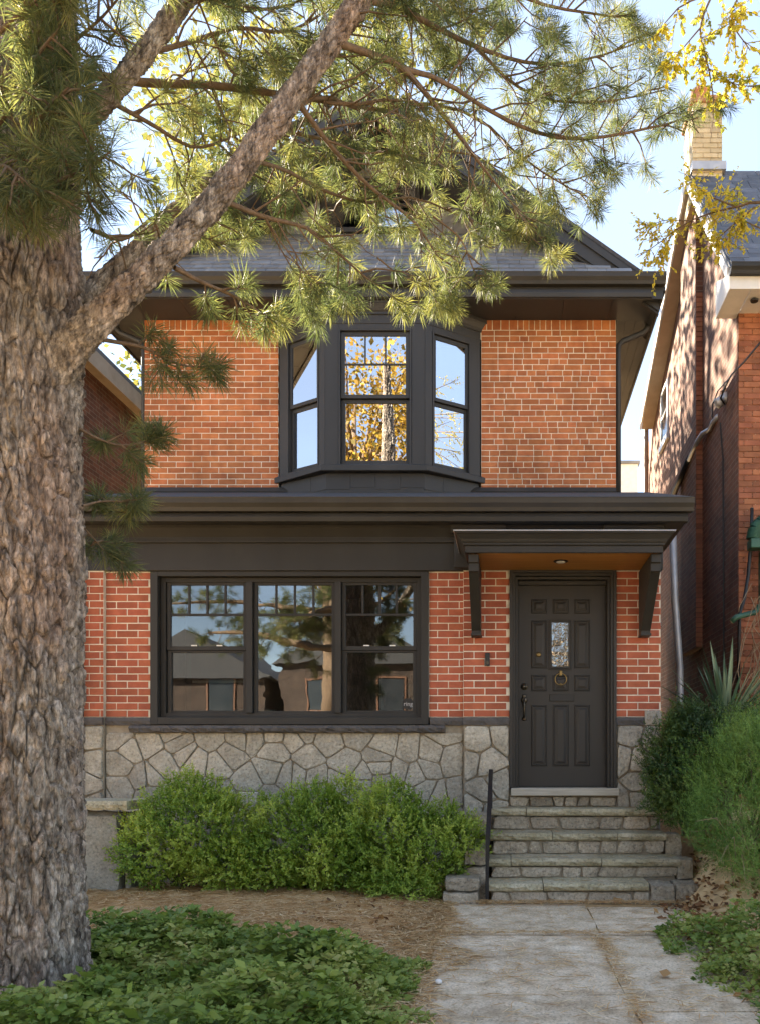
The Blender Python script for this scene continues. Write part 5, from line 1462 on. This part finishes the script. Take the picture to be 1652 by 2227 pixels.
def needles(tufts, per=66, L0=.114, W=.0037):
    r = np.random.default_rng(5)
    P = np.array([t[0] for t in tufts]); D = np.array([t[1] for t in tufts]); S = np.array([t[2] for t in tufts]); T = np.array([t[3] for t in tufts])
    n = len(P)
    rep = lambda a: np.repeat(a, per, axis=0)
    p, d, s, t = rep(P), rep(D), rep(S), rep(T)
    rv = r.normal(size=p.shape); perp = unit(rv - d * (rv * d).sum(1, keepdims=True))
    th = np.radians(r.uniform(18, 98, len(p)))
    nd_ = d * np.cos(th)[:, None] + perp * np.sin(th)[:, None]
    nd_[:, 2] -= .10; nd_ = unit(nd_)
    L = L0 * s * r.uniform(.75, 1.12, len(p))
    b0 = p - d * (r.uniform(0, .045, len(p)) * s)[:, None]
    side = unit(np.cross(nd_, r.normal(size=p.shape))) * (W * .5)
    tip = b0 + nd_ * L[:, None]; tip[:, 2] -= .012 * r.random(len(p))
    mid = b0 + nd_ * (L * .55)[:, None]
    v = np.stack([b0 - side * .7, mid - side, tip, mid + side], 1).reshape(-1, 3)
    f = np.arange(len(p) * 4).reshape(-1, 4)
    tint = np.clip(.55 * t + .45 * r.random(len(p)), 0, 1)
    return v, f, np.repeat(tint, 4)
def keep_tuft(p):
    # thinner where the gable and the slates show through, and towards the ends of the limbs
    x = CX + p[0] * F / p[1]; y = HY - (p[2] - ZC) * F / p[1]
    k = .62 if y < 640 else 1.0
    if 640 < x < 1120 and 170 < y < 420: k = .26
    elif 300 < x < 1200 and 440 < y < 600: k = .38
    elif x < 230 and y < 460: k = .62
    elif y < 120 and x < 800: k = .55
    return rp_.random() < k
tufts = [t for t in tufts if t[0][1] < 3.2 or keep_tuft(t[0])]
v, f, tt = needles(tufts)
print('pine tufts', len(tufts), 'needles', len(f))
np_mesh('needles', v, f, M['needle'], pine, tint=tt)

# --- shrubs
def shrub_leaves(lobes, nspr, per, L, W, seed, upb=.5, slen=.12, fold=.12, tone=(.1, 1.0), rmin=.6):
    r = np.random.default_rng(seed)
    lb = np.array(lobes, float); ar = (lb[:, 3] * lb[:, 4] + lb[:, 3] * lb[:, 5] + lb[:, 4] * lb[:, 5]); ar /= ar.sum()
    k = r.choice(len(lb), nspr, p=ar)
    d = unit(r.normal(size=(nspr, 3)))
    rad = rmin + (1.04 - rmin) * r.random(nspr) ** .55 + np.where(r.random(nspr) < .05, r.uniform(.05, .28, nspr), 0)
    C = lb[k, :3]; R = lb[k, 3:6]
    bump = .66 + .58 * vnoise(d[:, 0] * 4.5 + k * 3.1 + 9, d[:, 2] * 4.5 + d[:, 1] * 3 + 9, seed)
    p = C + d * R * (rad * bump)[:, None]
    keep = np.ones(nspr, bool)
    for i in range(len(lb)):
        q = np.linalg.norm((p - lb[i, :3]) / lb[i, 3:6], axis=1)
        keep &= ~((k != i) & (q < .66))
    keep &= p[:, 2] > gh(p[:, 0], p[:, 1]) + .02
    p, d, k = p[keep], d[keep], k[keep]
    n = len(p)
    sd_ = unit(d * .7 + np.array([0, -.05, upb]) + r.normal(size=(n, 3)) * .35)
    pp, ss = np.repeat(p, per, 0), np.repeat(sd_, per, 0)
    t = np.tile((np.arange(per) + .5) / per, n)
    base = pp + ss * (t * slen * r.uniform(.6, 1.2, n).repeat(per))[:, None]
    rv = r.normal(size=pp.shape); perp = unit(rv - ss * (rv * ss).sum(1, keepdims=True))
    ld = unit(ss * (.25 + .6 * t)[:, None] + perp * .9)
    nn = unit(ss + r.normal(size=pp.shape) * .35 + np.array([0, 0, .4]))
    sz = r.uniform(.7, 1.2, len(pp))
    v, f = leaf_quads(base, ld, nn, L * sz, W * sz, fold)
    clump = np.clip(1.5 * vnoise(p[:, 0] * 6 + 30, p[:, 2] * 6 + p[:, 1] * 3 + 30, seed + 1) - .25, 0, 1)
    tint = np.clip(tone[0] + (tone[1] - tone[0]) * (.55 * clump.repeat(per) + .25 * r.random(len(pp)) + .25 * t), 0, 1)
    return v, f, np.repeat(tint, 4), p

def shrub(label, lobes, base, nspr, per, L, W, m, seed, group=None, stems=14, stem_mat=None, cat='shrub', name='shrub', **kw):
    t = thing(name, base, label, cat, group)
    v, f, tint, tips = shrub_leaves(lobes, nspr, per, L, W, seed, **kw)
    np_mesh('foliage', v, f, m, t, tint=tint)
    r = random.Random(seed); sm = MB()
    for i in range(stems):
        q = Vector(tips[r.randrange(len(tips))]); b0 = Vector(base) + Vector((r.uniform(-.12, .12), r.uniform(-.08, .08), -.03))
        mid = b0.lerp(q, .5) + Vector((r.uniform(-.08, .08), r.uniform(-.08, .08), .06))
        sm.tube([b0, mid, q], [.014, .009, .003], 5, cap=False)
    sm.build('stem', stem_mat or M['stem'], t, smooth=True)
    return t
gs = 'boxwood shrubs under the porch window'
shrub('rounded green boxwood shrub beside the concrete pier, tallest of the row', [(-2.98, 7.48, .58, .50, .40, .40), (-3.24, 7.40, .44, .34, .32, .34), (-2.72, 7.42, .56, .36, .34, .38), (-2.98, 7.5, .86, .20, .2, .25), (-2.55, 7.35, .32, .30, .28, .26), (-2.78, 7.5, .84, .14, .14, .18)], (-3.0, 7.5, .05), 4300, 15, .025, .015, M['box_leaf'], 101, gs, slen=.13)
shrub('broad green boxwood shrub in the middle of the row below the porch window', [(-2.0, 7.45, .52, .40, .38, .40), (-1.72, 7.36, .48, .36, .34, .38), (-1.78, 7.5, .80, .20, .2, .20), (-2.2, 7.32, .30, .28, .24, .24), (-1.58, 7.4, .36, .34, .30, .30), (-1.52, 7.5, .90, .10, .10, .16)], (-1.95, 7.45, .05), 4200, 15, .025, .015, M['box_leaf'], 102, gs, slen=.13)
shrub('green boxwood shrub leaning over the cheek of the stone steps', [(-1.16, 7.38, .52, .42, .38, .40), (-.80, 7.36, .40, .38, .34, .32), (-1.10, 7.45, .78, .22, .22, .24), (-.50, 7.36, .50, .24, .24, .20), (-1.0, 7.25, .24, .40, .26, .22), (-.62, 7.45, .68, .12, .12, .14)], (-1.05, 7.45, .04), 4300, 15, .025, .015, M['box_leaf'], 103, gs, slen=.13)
shrub('small low fern green shrub at the foot of the boxwood row', [(-.86, 6.98, .10, .20, .14, .12), (-1.05, 7.0, .12, .16, .14, .10)], (-.9, 7.0, .0), 420, 12, .022, .011, M['box_leaf'], 104, stems=4)
shrub('tall dark yew shrub against the corner of the brick porch', [(1.62, 7.72, 1.22, .32, .30, .48), (1.84, 7.80, 1.36, .40, .30, .38), (1.58, 7.55, .92, .28, .24, .30), (2.3, 7.9, 1.35, .42, .3, .38)], (1.75, 7.8, .55), 7500, 14, .026, .012, M['yew'], 105, slen=.10, rmin=.5)
shrub('big feathery bright green juniper spreading beside the stone steps', [(2.05, 6.90, .98, .48, .42, .56), (1.86, 6.75, .68, .36, .34, .36), (2.38, 6.8, 1.05, .50, .45, .55), (2.15, 6.5, .55, .48, .34, .36), (2.3, 7.1, 1.32, .40, .30, .32)], (2.1, 6.95, .35), 9000, 16, .030, .0045, M['juniper'], 106, upb=.9, slen=.16, fold=.02)
# dry twigs in the juniper
dt = MB(); rw = random.Random(8)
for i in range(46):
    b0 = Vector((rw.uniform(1.75, 2.3), rw.uniform(6.4, 6.9), rw.uniform(.25, .6))); a = rw.uniform(-2.6, -.4); L = rw.uniform(.25, .6)
    q1 = b0 + Vector((math.cos(a) * L * .5, math.sin(a) * L * .35, rw.uniform(.1, .35))); q2 = q1 + Vector((math.cos(a) * L * .5, math.sin(a) * L * .3, rw.uniform(-.25, .1)))
    dt.tube([b0, q1, q2], [.004, .003, .0015], 4, cap=False)
o = dt.build('dry_twigs', M['dry_stem']); tag(o, 'tangle of dry brown twigs in front of the juniper', 'twigs', kind='stuff')
vn = MB()
for i in range(60):
    x, y, z = rw.uniform(2.95, 3.6), rw.uniform(9.6, 10.15), rw.uniform(2.4, 3.6)
    p = Vector((x, y, z)); pts = [p]
    for k in range(5): p = p + Vector((rw.uniform(-.16, .12), rw.uniform(-.06, .06), -rw.uniform(.1, .4))); pts.append(p)
    vn.tube(pts, .005, 4, cap=False)
tag(vn.build('dead_vine', M['dry_stem']), 'dead brown vine stems hanging at the corner of the old brick house', 'vine', kind='stuff')

# yucca between the houses
yc = thing('yucca', (2.36, 8.9, .6), 'spiky blue green yucca standing behind the hedge between the houses', 'plant')
MB().tube([(2.36, 8.9, .5), (2.38, 8.92, 1.1), (2.36, 8.9, 1.62)], [.07, .065, .05], 10).build('trunk', M['stem'], yc, smooth=True)
for i in range(64):
    a = rw.uniform(0, 2 * math.pi); el = math.radians(rw.uniform(8, 86)); L = rw.uniform(.65, 1.05)
    d = Vector((math.cos(a) * math.cos(el), math.sin(a) * math.cos(el) * .8, math.sin(el)))
    s = d.cross(UZ).normalized() if abs(d.z) < .98 else UX; b0 = Vector((2.36, 8.9, 1.55)) + d * .04
    vs = []; fs_ = []
    for k, (t, w) in enumerate(((0, .020), (.25, .028), (.6, .022), (.85, .011), (1, .0008))):
        c = b0 + d * L * t + Vector((0, 0, -.16 * t * t * L * math.cos(el))); up_ = s.cross(d)
        vs += [tuple(c - s * w + up_ * w * .5), tuple(c), tuple(c + s * w + up_ * w * .5)]
        if k:
            q = k * 3; fs_ += [(q - 3, q - 2, q + 1, q), (q - 2, q - 1, q + 2, q + 1)]
    np_mesh('leaf', vs, fs_, M['yucca'], yc, tint=np.full(len(vs), rw.random()), smooth=True)

# --- ground cover
def cover(name, label, region, n, hmax, L, W, m, seed, edge):
    r = np.random.default_rng(seed)
    x = r.uniform(region[0], region[1], n); y = r.uniform(region[2], region[3], n)
    dens = edge(x, y) + .28 * (vnoise(x * 3.5, y * 3.5, seed) - .5)
    k = dens > 0; x, y, dens = x[k], y[k], dens[k]
    hm = hmax * np.clip(dens * 2.6, .18, 1) * (.25 + .75 * vnoise(x * 2.6 + 5, y * 2.6, seed + 2) + .45 * vnoise(x * 8 + 5, y * 8, seed + 4))
    z = gh(x, y) + hm * (1 - .75 * r.random(len(x)) ** 1.6)
    per = 5; nn_ = len(x)
    c = np.repeat(np.stack([x, y, z], 1), per, 0)
    a = r.uniform(0, 2 * np.pi, nn_).repeat(per) + np.tile(np.arange(per) * 2 * np.pi / per, nn_) + r.normal(size=nn_ * per) * .3
    el = r.uniform(-.3, .65, nn_ * per)
    d = np.stack([np.cos(a) * np.cos(el), np.sin(a) * np.cos(el), np.sin(el)], 1)
    tiltn = unit(np.array([0, -.2, 1.0]) + r.normal(size=(nn_ * per, 3)) * .6)
    s = (.45 + 1.1 * r.random(nn_) ** 1.6).repeat(per) * r.uniform(.8, 1.15, nn_ * per)
    v, f = leaf_quads(c + d * .006, d, tiltn, L * s, W * s, .08)
    tint = np.clip(.10 + .6 * vnoise(x * 4, y * 4, seed + 3).repeat(per) + .3 * r.random(nn_).repeat(per) + .2 * r.random(nn_ * per), 0, 1)
    o = np_mesh(name, v, f, m, tint=np.repeat(tint, 4))
    return tag(o, label, 'ground cover', kind='stuff')
def edge_left(x, y):
    e = np.minimum(np.minimum(5.05 + .22 * np.sin(x * 2.3) - y, (-.44 - .08 * (y - 4)) - x), 2.2)
    tr = np.hypot(x + 2.36, y - TY0) - .34
    return np.minimum(e, np.where(tr > 0, .4, -1))
cover('ground_cover', 'dense leafy green ground cover along the path around the pine trunk', (-3.6, -.2, 2.5, 5.9), 22000, .27, .046, .026, M['cover_leaf'], 201, edge_left)
cover('ground_cover', 'leafy green ground cover spilling over the path below the juniper', (1.0, 2.9, 2.6, 6.0), 9000, .36, .036, .022, M['cover_leaf'], 202, lambda x, y: np.minimum(x - 1.12 - .12 * np.sin(y * 2.1) , 5.75 - y))

# --- fallen needles and leaves
def litter(name, label, pts, L, W, m, seed, flat=.10, cat='litter'):
    r = np.random.default_rng(seed); n = len(pts)
    a = r.uniform(0, 2 * np.pi, n); d = np.stack([np.cos(a), np.sin(a), r.normal(size=n) * flat], 1)
    s = r.uniform(.55, 1.25, n)
    nn = unit(np.array([0, 0, 1.]) + r.normal(size=(n, 3)) * flat * 2)
    v, f = leaf_quads(pts - d * (L * s / 2)[:, None], d, nn, np.full(n, L) * s, np.full(n, W) * s, .06)
    o = np_mesh(name, v, f, m, tint=np.repeat(r.random(n), 4))
    return tag(o, label, cat, kind='stuff')
r_ = np.random.default_rng(9)
def scatter(n, x0, x1, y0, y1, keep=None, lift=.02):
    x = r_.uniform(x0, x1, n); y = r_.uniform(y0, y1, n)
    if keep is not None:
        k = keep(x, y); x, y = x[k], y[k]
    return np.stack([x, y, gh(x, y) + .008 + r_.random(len(x)) * lift], 1)
bed = scatter(42000, -4.4, -.50, 4.9, 8.0, lambda x, y: r_.random(len(x)) < .35 + .8 * vnoise(x * 2.5, y * 2.5, 12))
strip = scatter(15000, -.85, -.10, 2.4, 7.0, lambda x, y: x < -.48 + .42 * vnoise(y * 2.2, x * 0 + 3, 8) * r_.random(len(x)) ** .5, .045)
litter('pine_straw', 'carpet of dry orange pine needles on the planting bed', np.vstack([bed, strip]), .12, .0060, M['straw'], 301, .05)
onp = scatter(1800, -.5, 1.4, 2.3, 6.95, lambda x, y: r_.random(len(x)) < .25 + vnoise(x * 3, y * 3, 14), .003); onp[:, 2] = .034
clus = []
for (cx_, cy_, n_, sp_) in ((.0, 4.6, 60, .10), (.12, 3.4, 60, .10), (-.05, 5.2, 50, .12), (.3, 4.9, 40, .1), (.9, 4.1, 40, .12), (.2, 3.0, 40, .08), (.55, 5.6, 60, .12)):
    q = r_.normal(size=(n_, 2)) * sp_ + (cx_, cy_); clus.append(np.column_stack([q, np.full(n_, .036)]))
jn = np.column_stack([.625 + r_.normal(size=900) * .035, r_.uniform(2.6, 5.6, 900), .034 + r_.random(900) * .01])
jn = jn[(r_.random(900) < .2 + vnoise(jn[:, 1] * 3, jn[:, 1] * 0, 15))]
j2 = np.column_stack([r_.uniform(-.5, 1.4, 420), 5.71 + r_.normal(size=420) * .03, .034 + r_.random(420) * .008])
ft = np.column_stack([r_.uniform(-.3, 1.45, 800), 6.93 - np.abs(r_.normal(size=800)) * .07, .036 + r_.random(800) * .02])
stn = []
for z, y, (xa, xb) in zip(TZ, TY, TX): stn.append(np.column_stack([r_.uniform(xa, xb, 60), y + r_.uniform(.04, .24, 60), np.full(60, z + .010)]))
litter('pine_straw', 'scattered dry pine needles lying on the concrete path and the steps', np.vstack([onp, jn, j2, ft] + clus + stn), .105, .0052, M['straw'], 302, .03)
dl = scatter(1500, 1.22, 2.6, 5.3, 7.9, None, .05); d2 = scatter(500, 1.0, 1.5, 2.8, 6.9, lambda x, y: x > 1.12 + .2 * r_.random(len(x)), .03); d2[:, 2] = np.maximum(d2[:, 2], .03)
d3 = scatter(260, -1.6, -.4, 5.3, 7.2, None, .02)
litter('dead_leaves', 'brown dead leaves lying at the right of the stone steps', np.vstack([dl, d2, d3]), .06, .035, M['dead_leaf'], 303, .45)
def fallen_leaf(x, y, z, s, a, label):
    d = np.array([[math.cos(a), math.sin(a), .25]]); v, f = leaf_quads(np.array([[x, y, z]]), d, np.array([[0, -.3, 1.]]), np.array([s]), np.array([s * .7]), .14)
    tag(np_mesh('fallen_leaf', v, f, M['dead_leaf'], tint=np.full(4, .85)), label, 'leaf')
fallen_leaf(.93, 6.86, .035, .13, 1.9, 'large curled brown leaf against the lowest stone step')
fallen_leaf(.86, 4.55, .032, .10, 1.2, 'single tan leaf lying flat on the smaller path slabs')
MB().lathe((-.40, 4.44, .03), [(.002, -.004), (.02, 0), (.021, .008), (.018, .016), (.010, .021), (.002, .022)], 10).build('pebble', M['white'], None, smooth=True)
tag(scene.objects['pebble'], 'small white pebble in the needles beside the path', 'pebble')

# --- the tree with yellow leaves whose branches hang in from the right
yt = thing('yellow_tree', (3.9, 5.4, 0), 'slender tree with yellow green leaves reaching in front of the slate roof', 'tree')
bark_tube('trunk', [(3.9, 5.4, -.2, .17), (3.9, 5.4, .2, .14), (3.8, 5.5, 2.5, .12), (3.7, 5.6, 4.5, .10), (3.6, 5.6, 6.5, .08), (3.5, 5.4, 9.0, .04)], yt, 40, 120, .012, .05, 3, 90)
ywood = MB(); yl = []
ry = random.Random(15)
def ybranch(pts, nleaf, tw=.22, yel=.5):
    c = catmull([(*p, r) for p, r in pts], 24)
    ywood.tube([Vector(q[:3]) for q in c], [q[3] for q in c], 5, cap=False)
    for i in range(nleaf):
        t = .25 + .75 * ry.random(); k = min(int(t * 23), 22); p = Vector(c[k, :3]); d = Vector(c[k + 1, :3] - c[k, :3]).normalized()
        s = Vector((ry.uniform(-1, 1), ry.uniform(-1, 1), ry.uniform(-1.0, .5))).normalized()
        dd = (d * .5 + s).normalized(); L = tw * ry.uniform(.4, 1.1)
        ywood.tube([p, p + dd * L * .6, p + dd * L + Vector((0, 0, -.03))], [.0025, .0018, .001], 3, cap=False)
        for j in range(12):
            u = .15 + .85 * j / 11
            q = p + dd * L * u
            yl.append((tuple(q), tuple((dd * .6 + Vector((ry.uniform(-1, 1), ry.uniform(-1, 1), ry.uniform(-1, .3)))).normalized()), min(1, max(0, yel + ry.uniform(-.4, .4)))))
A = lambda x, y, Y: at(x, y, Y)
ybranch([(Vector((3.6, 5.6, 6.4)), .03), (A(1700, -60, 5.2), .016), (A(1560, -20, 5.1), .009), (A(1470, 20, 5.0), .004), (A(1420, 90, 5.0), .002)], 34, .2, .45)
ybranch([(A(1560, -40, 5.1), .008), (A(1522, 60, 5.0), .006), (A(1540, 150, 5.0), .005), (A(1550, 220, 5.0), .004), (A(1545, 300, 5.0), .002)], 26, .2, .35)
ybranch([(A(1620, -40, 5.1), .008), (A(1590, 40, 5.0), .005), (A(1630, 110, 5.0), .003)], 22, .2, .6)
ybranch([(A(1540, 150, 5.0), .005), (A(1590, 180, 5.0), .003), (A(1640, 190, 5.0), .002)], 16, .16, .3)
ybranch([(A(1522, 60, 5.0), .005), (A(1480, 110, 5.0), .003), (A(1450, 150, 5.0), .002)], 14, .16, .45)
ybranch([(Vector((3.7, 5.6, 5.0)), .03), (A(1700, 440, 6.6), .014), (A(1600, 450, 6.8), .009), (A(1500, 480, 7.0), .006), (A(1430, 530, 7.0), .004), (A(1385, 560, 7.0), .002)], 62, .26, .72)
ybranch([(A(1600, 450, 6.8), .008), (A(1530, 420, 6.9), .005), (A(1500, 385, 7.0), .003)], 34, .24, .8)
ybranch([(A(1640, 450, 6.7), .008), (A(1580, 500, 6.8), .005), (A(1540, 540, 6.9), .003)], 34, .24, .55)
ybranch([(A(1660, 500, 6.6), .008), (A(1610, 470, 6.8), .004), (A(1600, 400, 6.9), .003)], 28, .24, .4)
ybranch([(A(1500, 480, 7.0), .005), (A(1440, 480, 7.0), .003), (A(1400, 500, 7.0), .002)], 22, .2, .7)
ybranch([(A(1460, 510, 7.0), .005), (A(1420, 580, 7.0), .003)], 18, .2, .65)
for i in range(16):     # the rest of the crown, outside the frame
    s0 = Vector((3.6, 5.5, ry.uniform(4.5, 8.5))); a = ry.uniform(-1.2, 1.7); L = ry.uniform(1.0, 2.4)
    s1 = s0 + Vector((math.cos(a) * L * .5, math.sin(a) * L * .5, ry.uniform(.1, .5))); s2 = s0 + Vector((math.cos(a) * L, math.sin(a) * L, ry.uniform(-.2, .8)))
    ybranch([(s0, .02), (s1, .012), (s2, .004)], 26, .35, .6)
for i in range(9):
    s0 = Vector((3.55, 5.5, ry.uniform(6.5, 8.5))); a = ry.uniform(.7, 1.8); L = ry.uniform(1.6, 2.8)
    ybranch([(s0, .02), (s0 + Vector((math.cos(a) * L * .5, math.sin(a) * L * .5, .3)), .012), (s0 + Vector((math.cos(a) * L, math.sin(a) * L, .4)), .004)], 20, .4, .6)
ywood.build('branches', M['twig'], yt, smooth=True)
P_ = np.array([q[0] for q in yl]); D_ = np.array([q[1] for q in yl]); T_ = np.array([q[2] for q in yl])
rq = np.random.default_rng(3); s_ = rq.uniform(.7, 1.25, len(P_))
v, f = leaf_quads(P_, D_, unit(np.array([0, -.4, 1.]) + rq.normal(size=P_.shape) * .5), .038 * s_, .025 * s_)
np_mesh('foliage', v, f, M['yellow_leaf'], yt, tint=np.repeat(T_, 4))

# --- street trees behind the viewer, mirrored in the bay window
def street_tree(x, y, h, seed, label, n=5200, rx=3.4, leaf='gold_leaf'):
    t = thing('street_tree', (x, y, 0), label, 'tree', 'trees along the street')
    r = np.random.default_rng(seed); rr_ = random.Random(seed)
    w = MB(); w.tube([(x, y, -.2), (x + .1, y, h * .25), (x, y + .1, h * .5), (x + .1, y, h * .85)], [.32, .26, .18, .05], 10)
    cl = []
    for i in range(46):
        a = rr_.uniform(0, 6.28); z0 = h * rr_.uniform(.3, .75); L = rr_.uniform(.5, 1) * rx
        e = Vector((x + math.cos(a) * L, y + math.sin(a) * L, z0 + rr_.uniform(.1, .32) * h)); m_ = Vector((x, y, z0)).lerp(e, .5) + Vector((0, 0, -.2))
        w.tube([(x, y, z0), m_, e], [.09, .05, .015], 5, cap=False); cl += [tuple(e), tuple(m_.lerp(e, .5))]
    w.build('trunk', M['twig'], t, smooth=True)
    cl = np.array(cl); k = r.integers(0, len(cl), n)
    p = cl[k] + r.normal(size=(n, 3)) * np.array([.55, .55, .45])
    s = r.uniform(.7, 1.3, n)
    v, f = leaf_quads(p, unit(r.normal(size=(n, 3))), unit(r.normal(size=(n, 3)) + np.array([0, 0, .6])), .16 * s, .11 * s)
    np_mesh('crown', v, f, M[leaf], t, tint=np.repeat(np.clip(.5 + .5 * r.normal(size=n), 0, 1), 4))
street_tree(-5.2, -6.5, 15.5, 1, 'big golden maple at the kerb mirrored in the bay window', 13000, 3.6)
street_tree(3.5, -13.2, 13.0, 2, 'golden street tree across the road')
street_tree(-4.8, 18.9, 15.5, 3, 'yellow green tree in the back yard rising behind the gabled slate roof', 24000, 3.6, 'olive_leaf')
del bpy.context.scene.objects['street_tree.002']['group']
